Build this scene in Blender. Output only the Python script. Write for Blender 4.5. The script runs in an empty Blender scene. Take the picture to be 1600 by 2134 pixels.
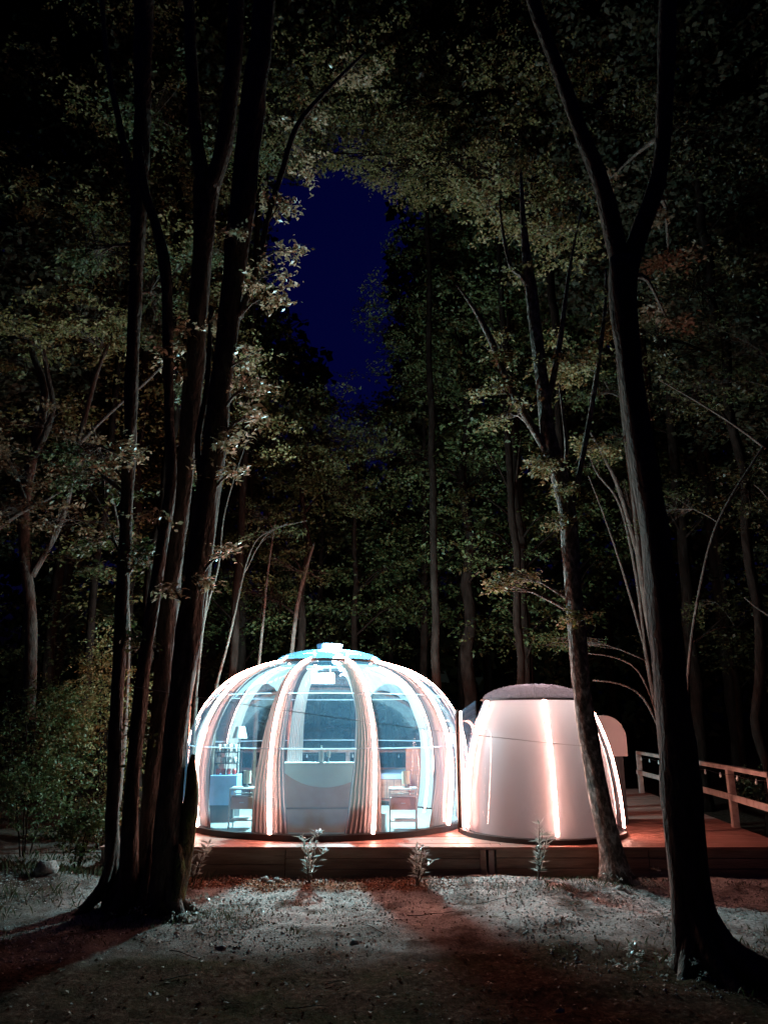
import bpy, math, random
import numpy as np
from mathutils import Vector, noise as mnoise

random.seed(7)
RG = np.random.default_rng(7)
S = bpy.context.scene
COL = S.collection
R = math.radians

# ------------------------------------------------------------------ camera
CZ = 1.87
F = 1541.0
PITCH = math.atan((1500 - 1067) / F)
CP, SP = math.cos(PITCH), math.sin(PITCH)
cam_d = bpy.data.cameras.new('camera')
cam = bpy.data.objects.new('camera', cam_d)
COL.objects.link(cam)
cam.location = (0, 0, CZ)
cam.rotation_euler = (R(90) + PITCH, 0, 0)
cam_d.sensor_fit = 'VERTICAL'
cam_d.sensor_height = 36
cam_d.lens = 36 * F / 2134
cam_d.clip_start = 0.05
cam_d.clip_end = 400
S.camera = cam

# ------------------------------------------------------------------ night sky
W = bpy.data.worlds.new('World')
S.world = W
W.use_nodes = True
nt = W.node_tree
sky = nt.nodes.new('ShaderNodeTexSky')
sky.sky_type = 'NISHITA'
sky.sun_disc = False
sky.sun_elevation = R(-2.5)
sky.sun_rotation = R(200)
mulc = nt.nodes.new('ShaderNodeMix'); mulc.data_type = 'RGBA'; mulc.blend_type = 'MULTIPLY'
mulc.inputs[0].default_value = 1.0
mulc.inputs[7].default_value = (0.05, 0.08, 1.6, 1)
nt.links.new(sky.outputs[0], mulc.inputs[6])
nt.links.new(mulc.outputs[2], nt.nodes['Background'].inputs[0])
nt.nodes['Background'].inputs[1].default_value = 0.15

S.view_settings.view_transform = 'Standard'
S.view_settings.look = 'None'
S.view_settings.gamma = 1
S.view_settings.exposure = 0
S.view_settings.use_curve_mapping = False
S.render.engine = 'CYCLES'
S.cycles.use_denoising = True
S.cycles.max_bounces = 6
S.cycles.diffuse_bounces = 3
S.cycles.glossy_bounces = 3
S.cycles.transparent_max_bounces = 24
S.cycles.sample_clamp_indirect = 4
S.cycles.caustics_reflective = False
S.cycles.caustics_refractive = False

LAMP_L = 4200.0      # ceiling lamp radiance (11 cm bulb)
LED_L = 104.0         # LED strip radiance

# ------------------------------------------------------------------ projection helpers (used to survey real positions)
def U(px, py, d):
    u = (px - 800) / F; v = (1067 - py) / F
    k = d / (CP - v * SP)
    return Vector((u * k, d, CZ + k * (SP + v * CP)))
def mpp(px, py, d):
    v = (1067 - py) / F
    return d / (CP - v * SP) / F
def proj(P):
    P = np.asarray(P, float)
    x = P[..., 0]; y = P[..., 1]; z = P[..., 2] - CZ
    zc = y * CP + z * SP; yc = z * CP - y * SP
    zc = np.where(zc < .05, .05, zc)
    return 800 + F * x / zc, 1067 - F * yc / zc

# ------------------------------------------------------------------ object helpers
def link(o, parent=None):
    COL.objects.link(o)
    if parent is not None:
        o.parent = parent
    return o
def tag(o, label=None, cat=None, group=None, kind=None):
    if label: o['label'] = label
    if cat: o['category'] = cat
    if group: o['group'] = group
    if kind: o['kind'] = kind
    return o
def empty(name, loc, label=None, cat=None, group=None, rz=0):
    o = bpy.data.objects.new(name, None)
    o.location = loc; o.rotation_euler = (0, 0, rz); o.empty_display_size = .2
    link(o); tag(o, label, cat, group)
    return o
def mesh(name, V, Fc, mat, parent=None, smooth=False, loc=None):
    me = bpy.data.meshes.new(name)
    me.from_pydata([tuple(map(float, v)) for v in V], [], [tuple(map(int, f)) for f in Fc])
    if smooth: me.polygons.foreach_set('use_smooth', [True] * len(me.polygons))
    me.materials.append(mat); me.update()
    o = bpy.data.objects.new(name, me)
    if loc is not None: o.location = loc
    return link(o, parent)
def quadmesh(name, V, n, mat, parent=None, k=4):
    """V: (n*k,3) vertices, every k consecutive vertices make one face"""
    me = bpy.data.meshes.new(name)
    me.vertices.add(n * k); me.vertices.foreach_set('co', np.asarray(V, np.float32).ravel())
    me.loops.add(n * k); me.loops.foreach_set('vertex_index', np.arange(n * k, dtype=np.int32))
    me.polygons.add(n); me.polygons.foreach_set('loop_start', np.arange(0, n * k, k, dtype=np.int32))
    me.materials.append(mat); me.update(calc_edges=True); me.validate()
    o = bpy.data.objects.new(name, me)
    return link(o, parent)

class MB:
    """collects shapes for ONE mesh object"""
    def __init__(s): s.V = []; s.F = []
    def add(s, V, Fc):
        n = len(s.V); s.V += [tuple(v) for v in V]; s.F += [tuple(i + n for i in f) for f in Fc]; return s
    def box(s, x0, x1, y0, y1, z0, z1, b=0.0):
        if b <= 0:
            V = [(x, y, z) for z in (z0, z1) for y in (y0, y1) for x in (x0, x1)]
            Fc = [(0, 2, 3, 1), (4, 5, 7, 6), (0, 1, 5, 4), (2, 6, 7, 3), (0, 4, 6, 2), (1, 3, 7, 5)]
            return s.add(V, Fc)
        # chamfered top edges
        V = [(x, y, z0) for y in (y0, y1) for x in (x0, x1)] + [(x, y, z1 - b) for y in (y0, y1) for x in (x0, x1)] + \
            [(x, y, z1) for y in (y0 + b, y1 - b) for x in (x0 + b, x1 - b)]
        Fc = [(0, 2, 3, 1), (0, 1, 5, 4), (2, 6, 7, 3), (0, 4, 6, 2), (1, 3, 7, 5),
              (4, 5, 9, 8), (6, 10, 11, 7), (4, 8, 10, 6), (5, 7, 11, 9), (8, 9, 11, 10)]
        return s.add(V, Fc)
    def tube(s, pts, rad, n=8, cap=True):
        V, Fc = tube_geo(pts, rad, n, cap); return s.add(V, Fc)
    def lathe(s, prof, n=24, c=(0, 0, 0), cap=True):
        V = []; Fc = []
        m = len(prof)
        for i in range(n):
            a = 2 * math.pi * i / n
            for r, z in prof: V.append((c[0] + r * math.cos(a), c[1] + r * math.sin(a), c[2] + z))
        for i in range(n):
            j = (i + 1) % n
            for k in range(m - 1): Fc.append((i * m + k, j * m + k, j * m + k + 1, i * m + k + 1))
        if cap:
            Fc.append([i * m for i in range(n)][::-1]); Fc.append([i * m + m - 1 for i in range(n)])
        return s.add(V, Fc)
    def build(s, name, mat, parent=None, smooth=False): return mesh(name, s.V, s.F, mat, parent, smooth)

def tube_geo(pts, rad, n=8, cap=True, bump=0.0, seed=0, flute=0):
    pts = [Vector(p) for p in pts]
    if not hasattr(rad, '__len__'): rad = [rad] * len(pts)
    V = []; Fc = []
    up = Vector((0.13, 0.95, 0.2)).normalized()
    for i, p in enumerate(pts):
        t = (pts[min(i + 1, len(pts) - 1)] - pts[max(i - 1, 0)]).normalized()
        a = t.cross(up)
        if a.length < 1e-3: a = t.cross(Vector((1, 0, 0)))
        a.normalize(); b = t.cross(a).normalized()
        for k in range(n):
            w = 2 * math.pi * k / n
            r = rad[i]
            if bump:
                q = Vector((math.cos(w) * 1.6, math.sin(w) * 1.6, p.z * 1.5 + seed * 7.3))
                q2 = Vector((math.cos(w) * 5 + seed, math.sin(w) * 5, p.z * 6))
                r *= 1 + bump * mnoise.noise(q) * 2.0 + bump * .55 * mnoise.noise(q2)
            V.append(p + a * (math.cos(w) * r) + b * (math.sin(w) * r))
    m = len(pts)
    for i in range(m - 1):
        for k in range(n):
            k2 = (k + 1) % n
            Fc.append((i * n + k, i * n + k2, (i + 1) * n + k2, (i + 1) * n + k))
    if cap:
        Fc.append(tuple(range(n))[::-1]); Fc.append(tuple((m - 1) * n + k for k in range(n)))
    return V, Fc

def smooth_path(P, W_, step=0.12, wob=0.0, seed=0):
    """Catmull-Rom through points P with widths W_, resampled"""
    P = [Vector(p) for p in P]; out = []; ow = []
    n = len(P)
    for i in range(n - 1):
        p0 = P[max(i - 1, 0)]; p1 = P[i]; p2 = P[i + 1]; p3 = P[min(i + 2, n - 1)]
        m = max(1, int((p2 - p1).length / step))
        for k in range(m):
            t = k / m
            q = .5 * ((2 * p1) + (p2 - p0) * t + (2 * p0 - 5 * p1 + 4 * p2 - p3) * t * t + (3 * p1 - p0 - 3 * p2 + p3) * t ** 3)
            if wob and (i + k) > 0:
                q = q + Vector((mnoise.noise(Vector((q.z * .9, seed, 0))), mnoise.noise(Vector((q.z * .9, seed, 9))), 0)) * wob
            out.append(q); ow.append(W_[i] * (1 - t) + W_[i + 1] * t)
    out.append(P[-1]); ow.append(W_[-1])
    return out, ow

# ------------------------------------------------------------------ materials
def mat_new(name):
    m = bpy.data.materials.new(name); m.use_nodes = True
    nt = m.node_tree; nt.nodes.clear()
    out = nt.nodes.new('ShaderNodeOutputMaterial')
    return m, nt, out
def N(nt, t, **kw):
    n = nt.nodes.new(t)
    for k, v in kw.items():
        if k.startswith('i_'):
            key = k[2:]
            n.inputs[int(key) if key.isdigit() else key.replace('_', ' ')].default_value = v
        else: setattr(n, k, v)
    return n
def ramp(nt, fac, stops):
    r = nt.nodes.new('ShaderNodeValToRGB'); el = r.color_ramp.elements
    while len(el) > len(stops): el.remove(el[-1])
    while len(el) < len(stops): el.new(.5)
    for e, (p, c) in zip(el, stops): e.position = p; e.color = (*c, 1) if len(c) == 3 else c
    nt.links.new(fac, r.inputs[0]); return r.outputs[0]
def coords(nt, scale=(1, 1, 1), src='Object'):
    t = nt.nodes.new('ShaderNodeTexCoord'); mp = nt.nodes.new('ShaderNodeMapping')
    mp.inputs['Scale'].default_value = scale; nt.links.new(t.outputs[src], mp.inputs[0]); return mp.outputs[0]
def noise_mat(name, stops, scale=5, rough=.7, stretch=(1, 1, 1), bump=.3, bscale=None, detail=6, spec=.3, bdist=.02, metallic=0):
    m, nt, out = mat_new(name)
    co = coords(nt, stretch)
    n1 = N(nt, 'ShaderNodeTexNoise', i_Scale=scale, i_Detail=detail, i_Roughness=.62); nt.links.new(co, n1.inputs['Vector'])
    c = ramp(nt, n1.outputs[0], stops)
    b = N(nt, 'ShaderNodeBsdfPrincipled', i_Roughness=rough, i_Metallic=metallic); b.inputs['Specular IOR Level'].default_value = spec
    nt.links.new(c, b.inputs['Base Color'])
    if bump:
        n2 = N(nt, 'ShaderNodeTexNoise', i_Scale=bscale or scale * 4, i_Detail=5); nt.links.new(co, n2.inputs['Vector'])
        bp = N(nt, 'ShaderNodeBump', i_Strength=bump, i_Distance=bdist); nt.links.new(n2.outputs[0], bp.inputs['Height'])
        nt.links.new(bp.outputs[0], b.inputs['Normal'])
    nt.links.new(b.outputs[0], out.inputs[0]); return m
def plain(name, c, rough=.6, metallic=0, spec=.4, var=.12, scale=8):
    c2 = tuple(x * (1 - var) for x in c); c3 = tuple(min(1, x * (1 + var)) for x in c)
    return noise_mat(name, [(.3, c2), (.7, c3)], scale, rough, bump=.06, spec=spec, metallic=metallic)
def emit(name, c, s):
    m, nt, out = mat_new(name)
    e = N(nt, 'ShaderNodeEmission', i_Strength=s); e.inputs[0].default_value = (*c, 1)
    nt.links.new(e.outputs[0], out.inputs[0]); return m

def leaf_mat(name, stops, trans=.3, gloss=.6):
    m, nt, out = mat_new(name)
    g = N(nt, 'ShaderNodeNewGeometry')
    c = ramp(nt, g.outputs['Random Per Island'], stops)
    b = N(nt, 'ShaderNodeBsdfPrincipled', i_Roughness=gloss); b.inputs['Specular IOR Level'].default_value = .5
    nt.links.new(c, b.inputs['Base Color'])
    tr = N(nt, 'ShaderNodeBsdfTranslucent'); nt.links.new(c, tr.inputs[0])
    mx = N(nt, 'ShaderNodeMixShader', i_0=trans)
    nt.links.new(b.outputs[0], mx.inputs[1]); nt.links.new(tr.outputs[0], mx.inputs[2])
    nt.links.new(mx.outputs[0], out.inputs[0]); return m

M = {}
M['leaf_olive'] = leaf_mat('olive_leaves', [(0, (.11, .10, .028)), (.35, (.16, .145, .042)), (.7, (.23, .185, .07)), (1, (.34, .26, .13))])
M['leaf_pale'] = leaf_mat('pale_lit_leaves', [(0, (.26, .20, .10)), (.5, (.40, .31, .18)), (1, (.52, .42, .28))], .3, .3)  # paler copy for the clump sprays, dome light painted into the colour
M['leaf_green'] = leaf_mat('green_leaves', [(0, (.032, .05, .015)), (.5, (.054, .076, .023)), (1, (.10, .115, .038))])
M['leaf_black'] = leaf_mat('unlit_high_leaves', [(0, (.018, .02, .008)), (1, (.035, .035, .014))], .1, .7)  # near-black, the lack of light on high crowns painted into the colour
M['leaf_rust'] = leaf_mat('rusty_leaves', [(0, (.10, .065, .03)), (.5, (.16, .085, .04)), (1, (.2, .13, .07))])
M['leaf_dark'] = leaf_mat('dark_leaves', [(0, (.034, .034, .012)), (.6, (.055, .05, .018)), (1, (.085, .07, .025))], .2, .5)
M['leaf_oleander'] = leaf_mat('oleander_leaves', [(0, (.30, .34, .29)), (.5, (.42, .46, .41)), (1, (.55, .57, .54))], .4, .3)
M['petal'] = leaf_mat('white_petals', [(0, (.7, .68, .7)), (1, (.8, .78, .8))], .4, .5)
M['leaf_litter'] = leaf_mat('leaf_litter', [(0, (.05, .03, .018)), (.6, (.12, .07, .04)), (.93, (.2, .13, .07)), (1, (.36, .3, .22))], .1, .8)
M['grass'] = leaf_mat('grass_blades', [(0, (.03, .04, .015)), (.6, (.06, .07, .028)), (1, (.12, .10, .05))], .25, .5)
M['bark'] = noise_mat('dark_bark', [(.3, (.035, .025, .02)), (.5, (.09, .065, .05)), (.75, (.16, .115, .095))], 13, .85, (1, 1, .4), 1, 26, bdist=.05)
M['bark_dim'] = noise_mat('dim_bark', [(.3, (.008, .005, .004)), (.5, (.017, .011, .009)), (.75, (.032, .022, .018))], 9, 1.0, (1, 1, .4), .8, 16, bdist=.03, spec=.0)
M['bark_pale'] = noise_mat('pale_bark', [(.3, (.05, .034, .027)), (.55, (.11, .08, .065)), (.75, (.2, .16, .14))], 14, .8, (1, 1, .5), .8, 30, bdist=.03)
M['bark_mottled'] = noise_mat('mottled_bark', [(.34, (.05, .035, .028)), (.5, (.14, .105, .085)), (.64, (.42, .34, .30))], 17, .85, (1, 1, .6), 1, 34, bdist=.04)
M['bark_moss'] = noise_mat('mossy_bark', [(.3, (.04, .03, .02)), (.48, (.08, .065, .035)), (.62, (.12, .13, .03))], 8, .95, (1, 1, .6), 1, 30, bdist=.05)
M['stone'] = noise_mat('gravel_stone', [(.3, (.26, .225, .21)), (.6, (.46, .41, .385)), (.8, (.62, .56, .53))], 20, .9, bump=.4, spec=.1)
M['rock'] = noise_mat('rock', [(.3, (.16, .13, .12)), (.7, (.38, .33, .30))], 12, .85, bump=.6)
M['deck_wood'] = noise_mat('red_stained_deck_wood', [(.3, (.30, .12, .09)), (.55, (.45, .20, .155)), (.8, (.55, .32, .26))], 6, .5, (.25, 3, 3), .35, 30, bdist=.006)
M['fascia_wood'] = noise_mat('dark_sleeper_wood', [(.3, (.20, .12, .09)), (.55, (.36, .25, .19)), (.8, (.50, .38, .30))], 5, .8, (.3, 3, 3), .6, 25, bdist=.015)
M['rail_wood'] = noise_mat('pale_rail_wood', [(.3, (.26, .17, .14)), (.5, (.42, .31, .27)), (.75, (.52, .42, .38))], 7, .7, (1, 1, 1), .5, 28, bdist=.01)
M['floor'] = noise_mat('pale_laminate', [(.3, (.36, .37, .37)), (.6, (.46, .47, .47)), (.8, (.54, .55, .55))], 7, .4, (.3, 4, 1), .1)
M['black'] = plain('black_rubber_frame', (.022, .018, .018), .5)
M['white_metal'] = plain('white_painted_metal', (.7, .7, .68), .35)
M['cream'] = plain('cream_fabric', (.68, .62, .46), .8)
M['brown_fabric'] = noise_mat('terracotta_upholstery', [(.35, (.58, .30, .23)), (.65, (.66, .38, .30))], 3, .75, bump=.2, bscale=150, bdist=.003)
M['grey_fabric_and_glare'] = noise_mat('grey_upholstery_and_glare', [(.35, (.74, .70, .60)), (.65, (.80, .77, .68))], 3, .75, bump=.2, bscale=150, bdist=.003)  # ledge cloth, also the colour of the painted glare
M['white_fabric'] = plain('white_bedding', (.7, .7, .7), .8)
M['blue_panel'] = plain('pale_blue_panel', (.32, .52, .78), .35)
M['dark_panel'] = plain('dark_grey_panel', (.05, .055, .06), .5)
M['grey_panel'] = plain('grey_panel', (.22, .20, .21), .5)
M['brick'] = noise_mat('orange_brick', [(.3, (.42, .15, .09)), (.7, (.58, .25, .16))], 9, .85, bump=.5)
M['bottle'] = plain('white_bottle', (.7, .72, .68), .15)
M['red_mug'] = plain('red_glaze', (.5, .06, .05), .25)
M['wire'] = plain('dull_wire', (.4, .34, .33), .5)
M['liner_fill'] = emit('added_liner_lamp_glow', (1.0, .80, .76), 1150)  # glow of the lamp added behind the small dome liner
M['lampglass'] = emit('ceiling_lamp_glow', (.42, .88, .96), LAMP_L)
M['led'] = emit('led_glow', (1.0, .47, .37), LED_L)

def liner_mat(name, c, trans=.12, rough=.3, spec=.5):
    m, nt, out = mat_new(name)
    b = N(nt, 'ShaderNodeBsdfPrincipled', i_Roughness=rough); b.inputs['Base Color'].default_value = (*c, 1); b.inputs['Specular IOR Level'].default_value = spec
    n2 = N(nt, 'ShaderNodeTexNoise', i_Scale=1.6, i_Detail=3); nt.links.new(coords(nt), n2.inputs['Vector'])
    bp = N(nt, 'ShaderNodeBump', i_Strength=.25, i_Distance=.03); nt.links.new(n2.outputs[0], bp.inputs['Height']); nt.links.new(bp.outputs[0], b.inputs['Normal'])
    tr = N(nt, 'ShaderNodeBsdfTranslucent'); tr.inputs[0].default_value = (*c, 1)
    mx = N(nt, 'ShaderNodeMixShader', i_0=trans)
    nt.links.new(b.outputs[0], mx.inputs[1]); nt.links.new(tr.outputs[0], mx.inputs[2]); nt.links.new(mx.outputs[0], out.inputs[0])
    return m
M['liner'] = liner_mat('grey_fabric_liner', (.66, .62, .62), .25, .45, .3)
M['curtain'] = liner_mat('curtain_cloth', (.46, .39, .37), .12, .8, .1)
M['hood'] = liner_mat('white_hood_plastic', (.62, .56, .57), .1, .35)

def clear_mat(name, haze, tint=(.75, .88, 1.0), gl=.05, edge=.55):
    """thin clear polycarbonate: mostly transparent, a mirror-like sheen rising at grazing angles, a little haze"""
    m, nt, out = mat_new(name)
    tr = N(nt, 'ShaderNodeBsdfTransparent'); tr.inputs[0].default_value = (.96, .97, .98, 1)
    gs = N(nt, 'ShaderNodeBsdfGlossy', i_Roughness=.04)
    lw = N(nt, 'ShaderNodeLayerWeight', i_Blend=.32)
    mr = N(nt, 'ShaderNodeMapRange'); mr.inputs[1].default_value = 0; mr.inputs[2].default_value = 1
    mr.inputs[3].default_value = gl; mr.inputs[4].default_value = edge
    nt.links.new(lw.outputs['Fresnel'], mr.inputs[0])
    n2 = N(nt, 'ShaderNodeTexNoise', i_Scale=2.3, i_Detail=3); nt.links.new(coords(nt), n2.inputs['Vector'])
    bp = N(nt, 'ShaderNodeBump', i_Strength=.12, i_Distance=.02); nt.links.new(n2.outputs[0], bp.inputs['Height']); nt.links.new(bp.outputs[0], gs.inputs['Normal'])
    m1 = N(nt, 'ShaderNodeMixShader'); nt.links.new(mr.outputs[0], m1.inputs[0]); nt.links.new(tr.outputs[0], m1.inputs[1]); nt.links.new(gs.outputs[0], m1.inputs[2])
    df = N(nt, 'ShaderNodeBsdfDiffuse'); df.inputs[0].default_value = (*tint, 1)
    tl = N(nt, 'ShaderNodeBsdfTranslucent'); tl.inputs[0].default_value = (*tint, 1)
    m2 = N(nt, 'ShaderNodeMixShader', i_0=.6); nt.links.new(df.outputs[0], m2.inputs[1]); nt.links.new(tl.outputs[0], m2.inputs[2])
    m3 = N(nt, 'ShaderNodeMixShader', i_0=haze); nt.links.new(m1.outputs[0], m3.inputs[1]); nt.links.new(m2.outputs[0], m3.inputs[2])
    nt.links.new(m3.outputs[0], out.inputs[0]); return m
M['shell'] = clear_mat('clear_polycarbonate', .045, (.36, .66, 1.0))
M['cap'] = clear_mat('frosted_cap', .05, (.35, .7, 1.0))
M['smoked_cap'] = clear_mat('smoked_cap', .25, (.25, .22, .25), .1)
M['sheer'] = clear_mat('sheer_voile', .38, (.8, .85, .9), .0, .0)
M['flange'] = clear_mat('clear_flange', .45, (.85, .92, 1.0))

# ground: gravel, soil, moss and mulch by place
def ground_mat():
    m, nt, out = mat_new('forest_ground')
    co = coords(nt)
    def nz(scale, detail=5, rough=.6):
        n = N(nt, 'ShaderNodeTexNoise', i_Scale=scale, i_Detail=detail, i_Roughness=rough); nt.links.new(co, n.inputs['Vector']); return n.outputs[0]
    grav = ramp(nt, nz(34, 4), [(.28, (.13, .085, .07)), (.44, (.47, .38, .35)), (.7, (.72, .60, .56))])
    soil = ramp(nt, nz(22), [(.3, (.032, .017, .012)), (.55, (.09, .05, .036)), (.8, (.21, .14, .10))])
    moss = ramp(nt, nz(26), [(.3, (.018, .018, .009)), (.7, (.06, .06, .028))])
    mulch = ramp(nt, nz(40), [(.3, (.09, .03, .02)), (.5, (.22, .085, .05)), (.72, (.40, .19, .12))])
    sx = N(nt, 'ShaderNodeSeparateXYZ'); nt.links.new(co, sx.inputs[0])
    def math_(op, a, b=None, c=None):
        n = N(nt, 'ShaderNodeMath', operation=op)
        for i, v in enumerate((a, b, c)):
            if v is None: continue
            if isinstance(v, (int, float)): n.inputs[i].default_value = v
            else: nt.links.new(v, n.inputs[i])
        return n.outputs[0]
    def sm(v, a, b):
        n = N(nt, 'ShaderNodeMapRange', interpolation_type='SMOOTHSTEP'); n.inputs[1].default_value = a; n.inputs[2].default_value = b
        nt.links.new(v, n.inputs[0]); return n.outputs[0]
    def mix(f, a, b):
        n = N(nt, 'ShaderNodeMix', data_type='RGBA'); nt.links.new(f, n.inputs[0]); nt.links.new(a, n.inputs[6]); nt.links.new(b, n.inputs[7]); return n.outputs[2]
    big = nz(.55, 4); mid = nz(1.7, 4)
    y_w = math_('ADD', sx.outputs[1], math_('MULTIPLY', math_('SUBTRACT', big, .5), 3.2))
    f_grav = sm(y_w, 6.5, 8.3)                                          # gravel towards the deck
    f_grav = math_('MULTIPLY', f_grav, sm(mid, .30, .55))
    f_grav = math_('MULTIPLY', f_grav, math_('MAXIMUM', .25, sm(sx.outputs[0], -4.2, -2.6)))
    c = mix(math_('MULTIPLY', sm(mid, .42, .7), .6), soil, moss)
    c = mix(f_grav, c, grav)
    xw = math_('ADD', sx.outputs[0], math_('MULTIPLY', math_('SUBTRACT', nz(1.2), .5), 1.2))
    yw2 = math_('ADD', sx.outputs[1], math_('MULTIPLY', math_('SUBTRACT', nz(1.6), .5), .5))
    f_m = math_('MULTIPLY', math_('MULTIPLY', sm(yw2, 8.95, 9.1), sm(xw, -2.6, -2.2)), math_('SUBTRACT', 1, sm(xw, .3, .75)))
    c = mix(f_m, c, mulch)
    f_far = sm(sx.outputs[1], 10.5, 14)
    c = mix(f_far, c, soil)
    b = N(nt, 'ShaderNodeBsdfPrincipled', i_Roughness=1.0); b.inputs['Specular IOR Level'].default_value = .0
    nt.links.new(c, b.inputs['Base Color'])
    bp = N(nt, 'ShaderNodeBump', i_Strength=.9, i_Distance=.03); nt.links.new(nz(45, 6, .7), bp.inputs['Height']); nt.links.new(bp.outputs[0], b.inputs['Normal'])
    nt.links.new(b.outputs[0], out.inputs[0]); return m
M['ground'] = ground_mat()

# ------------------------------------------------------------------ ground
def gh(x, y):
    x = float(x); y = float(y)
    z = .05 * mnoise.noise(Vector((x * .5, y * .5, 0))) + .035 * mnoise.noise(Vector((x * 1.7, y * 1.7, 3)))
    z += .02 * mnoise.noise(Vector((x * 5, y * 5, 5))) * (1 if abs(x) < 9 and y < 14 else 0)
    k = max(0, 1 - abs(y - 9.35) / .75)
    z += .09 * k * k * (3 - 2 * k)                                       # soil banked against the deck
    if x < -3.2 and y > 8:  z += .10 * min(1, (-3.2 - x) / 1.5) * min(1, (y - 8) / 1.2)
    if y > 22: z += (y - 22) * .05
    if -3.6 < x < 5.6 and 9.8 < y < 17.9: z = min(z, .05)
    return z
def axis(a, b, fa, fb, step, far0, far1):
    A = list(np.arange(fa, fb, step)); s = step; v = fb
    while v < far1: A.append(v); s *= 1.25; v += s
    s = step; v = fa - step; L = []
    while v > far0: L.append(v); s *= 1.25; v -= s
    return L[::-1] + A
xs = axis(0, 0, -7, 7, .055, -120, 120); ys = axis(0, 0, 3.0, 10.2, .05, -60, 160)
V = [(x, y, gh(x, y) + (.016 * mnoise.noise(Vector((x * 14, y * 14, 0))) + .010 * mnoise.noise(Vector((x * 4.3, y * 5.1, 8))) if abs(x) < 7.5 and 2.5 < y < 10.5 else 0)) for y in ys for x in xs]
nx = len(xs)
Fc = [(j * nx + i, j * nx + i + 1, (j + 1) * nx + i + 1, (j + 1) * nx + i) for j in range(len(ys) - 1) for i in range(nx - 1)]
g = mesh('ground', V, Fc, M['ground'], smooth=True); tag(g, kind='structure')

# ------------------------------------------------------------------ foliage
GAP = [(596, 375), (655, 345), (735, 352), (800, 392), (792, 450), (765, 520), (748, 620), (722, 680), (690, 735), (640, 738), (600, 680), (562, 560), (557, 470)]
def in_gap(px, py):
    rj = np.random.default_rng(int(px.size)); px = px + rj.normal(0, 9, px.shape); py = py + rj.normal(0, 9, py.shape)
    inside = np.zeros(px.shape, bool); n = len(GAP)
    for i in range(n):
        x1, y1 = GAP[i]; x2, y2 = GAP[(i + 1) % n]
        c = ((y1 > py) != (y2 > py)) & (px < (x2 - x1) * (py - y1) / (y2 - y1 + 1e-9) + x1)
        inside ^= c
    return inside

def leaves(C, rg, leaf=.05, nl=14, tw=.32, flat=.3, aspect=.5, gap=True):
    """sprays of leaves at centres C (N,3): returns (N*nl*4,3) vertices"""
    if gap:
        px, py = proj(C); C = C[~in_gap(px, py)]
    n = len(C)
    if n == 0: return np.zeros((0, 3)), 0, C, C
    yaw = rg.uniform(0, 2 * np.pi, n); pit = rg.normal(-.1, .28, n)
    D = np.stack([np.cos(yaw) * np.cos(pit), np.sin(yaw) * np.cos(pit), np.sin(pit)], 1)
    L = tw * rg.uniform(.6, 1.3, n)
    t = (np.arange(nl) + .5) / nl - .5
    P = C[:, None, :] + D[:, None, :] * (t[None, :, None] * L[:, None, None])
    P = P + rg.normal(0, .02 * tw / .32, P.shape)
    P[..., 2] -= (t[None, :] + .5) ** 2 * L[:, None] * .18
    side = np.where(np.arange(nl) % 2 == 0, 1, -1)[None, :]
    a = yaw[:, None] + side * rg.uniform(.5, 1.15, (n, nl))
    el = rg.normal(-.15, flat, (n, nl))
    d = np.stack([np.cos(a) * np.cos(el), np.sin(a) * np.cos(el), np.sin(el)], -1)
    roll = rg.normal(0, flat * 1.5, (n, nl))
    s = np.stack([-np.sin(a), np.cos(a), np.zeros_like(a)], -1)
    upv = np.cross(d, s)
    s = s * np.cos(roll)[..., None] + upv * np.sin(roll)[..., None]
    l = leaf * rg.uniform(.6, 1.3, (n, nl))[..., None]
    w = l * aspect * .5
    nrm = np.cross(d, s)
    v0 = P; v1 = P + d * l * .45 + s * w + nrm * l * .06; v2 = P + d * l - nrm * l * .08; v3 = P + d * l * .45 - s * w + nrm * l * .06
    out = np.stack([v0, v1, v2, v3], 2).reshape(-1, 3)
    return out, n * nl, C, D * L[:, None]

def patch_points(spec, rg, clump=.35):
    """spec = (px,py,d, half-width px, half-height px, sprays[, depth m]) -> spray centres"""
    px, py, d, rx, ry, n = spec[:6]
    dep = spec[6] if len(spec) > 6 else max(.4, rx * mpp(px, py, d) * .7)
    c = np.array(U(px, py, d)); m = mpp(px, py, d)
    k = max(2, n // 9)
    q = rg.normal(0, 1, (k, 3)); q /= np.maximum(1, np.linalg.norm(q, axis=1) / 1.15)[:, None]
    idx = rg.integers(0, k, n)
    z = q[idx] * .8 + rg.normal(0, clump * .55, (n, 3)) * np.array([1.25, 1.25, .35])
    return c + z * np.array([rx * m, dep, ry * m]), c

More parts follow.
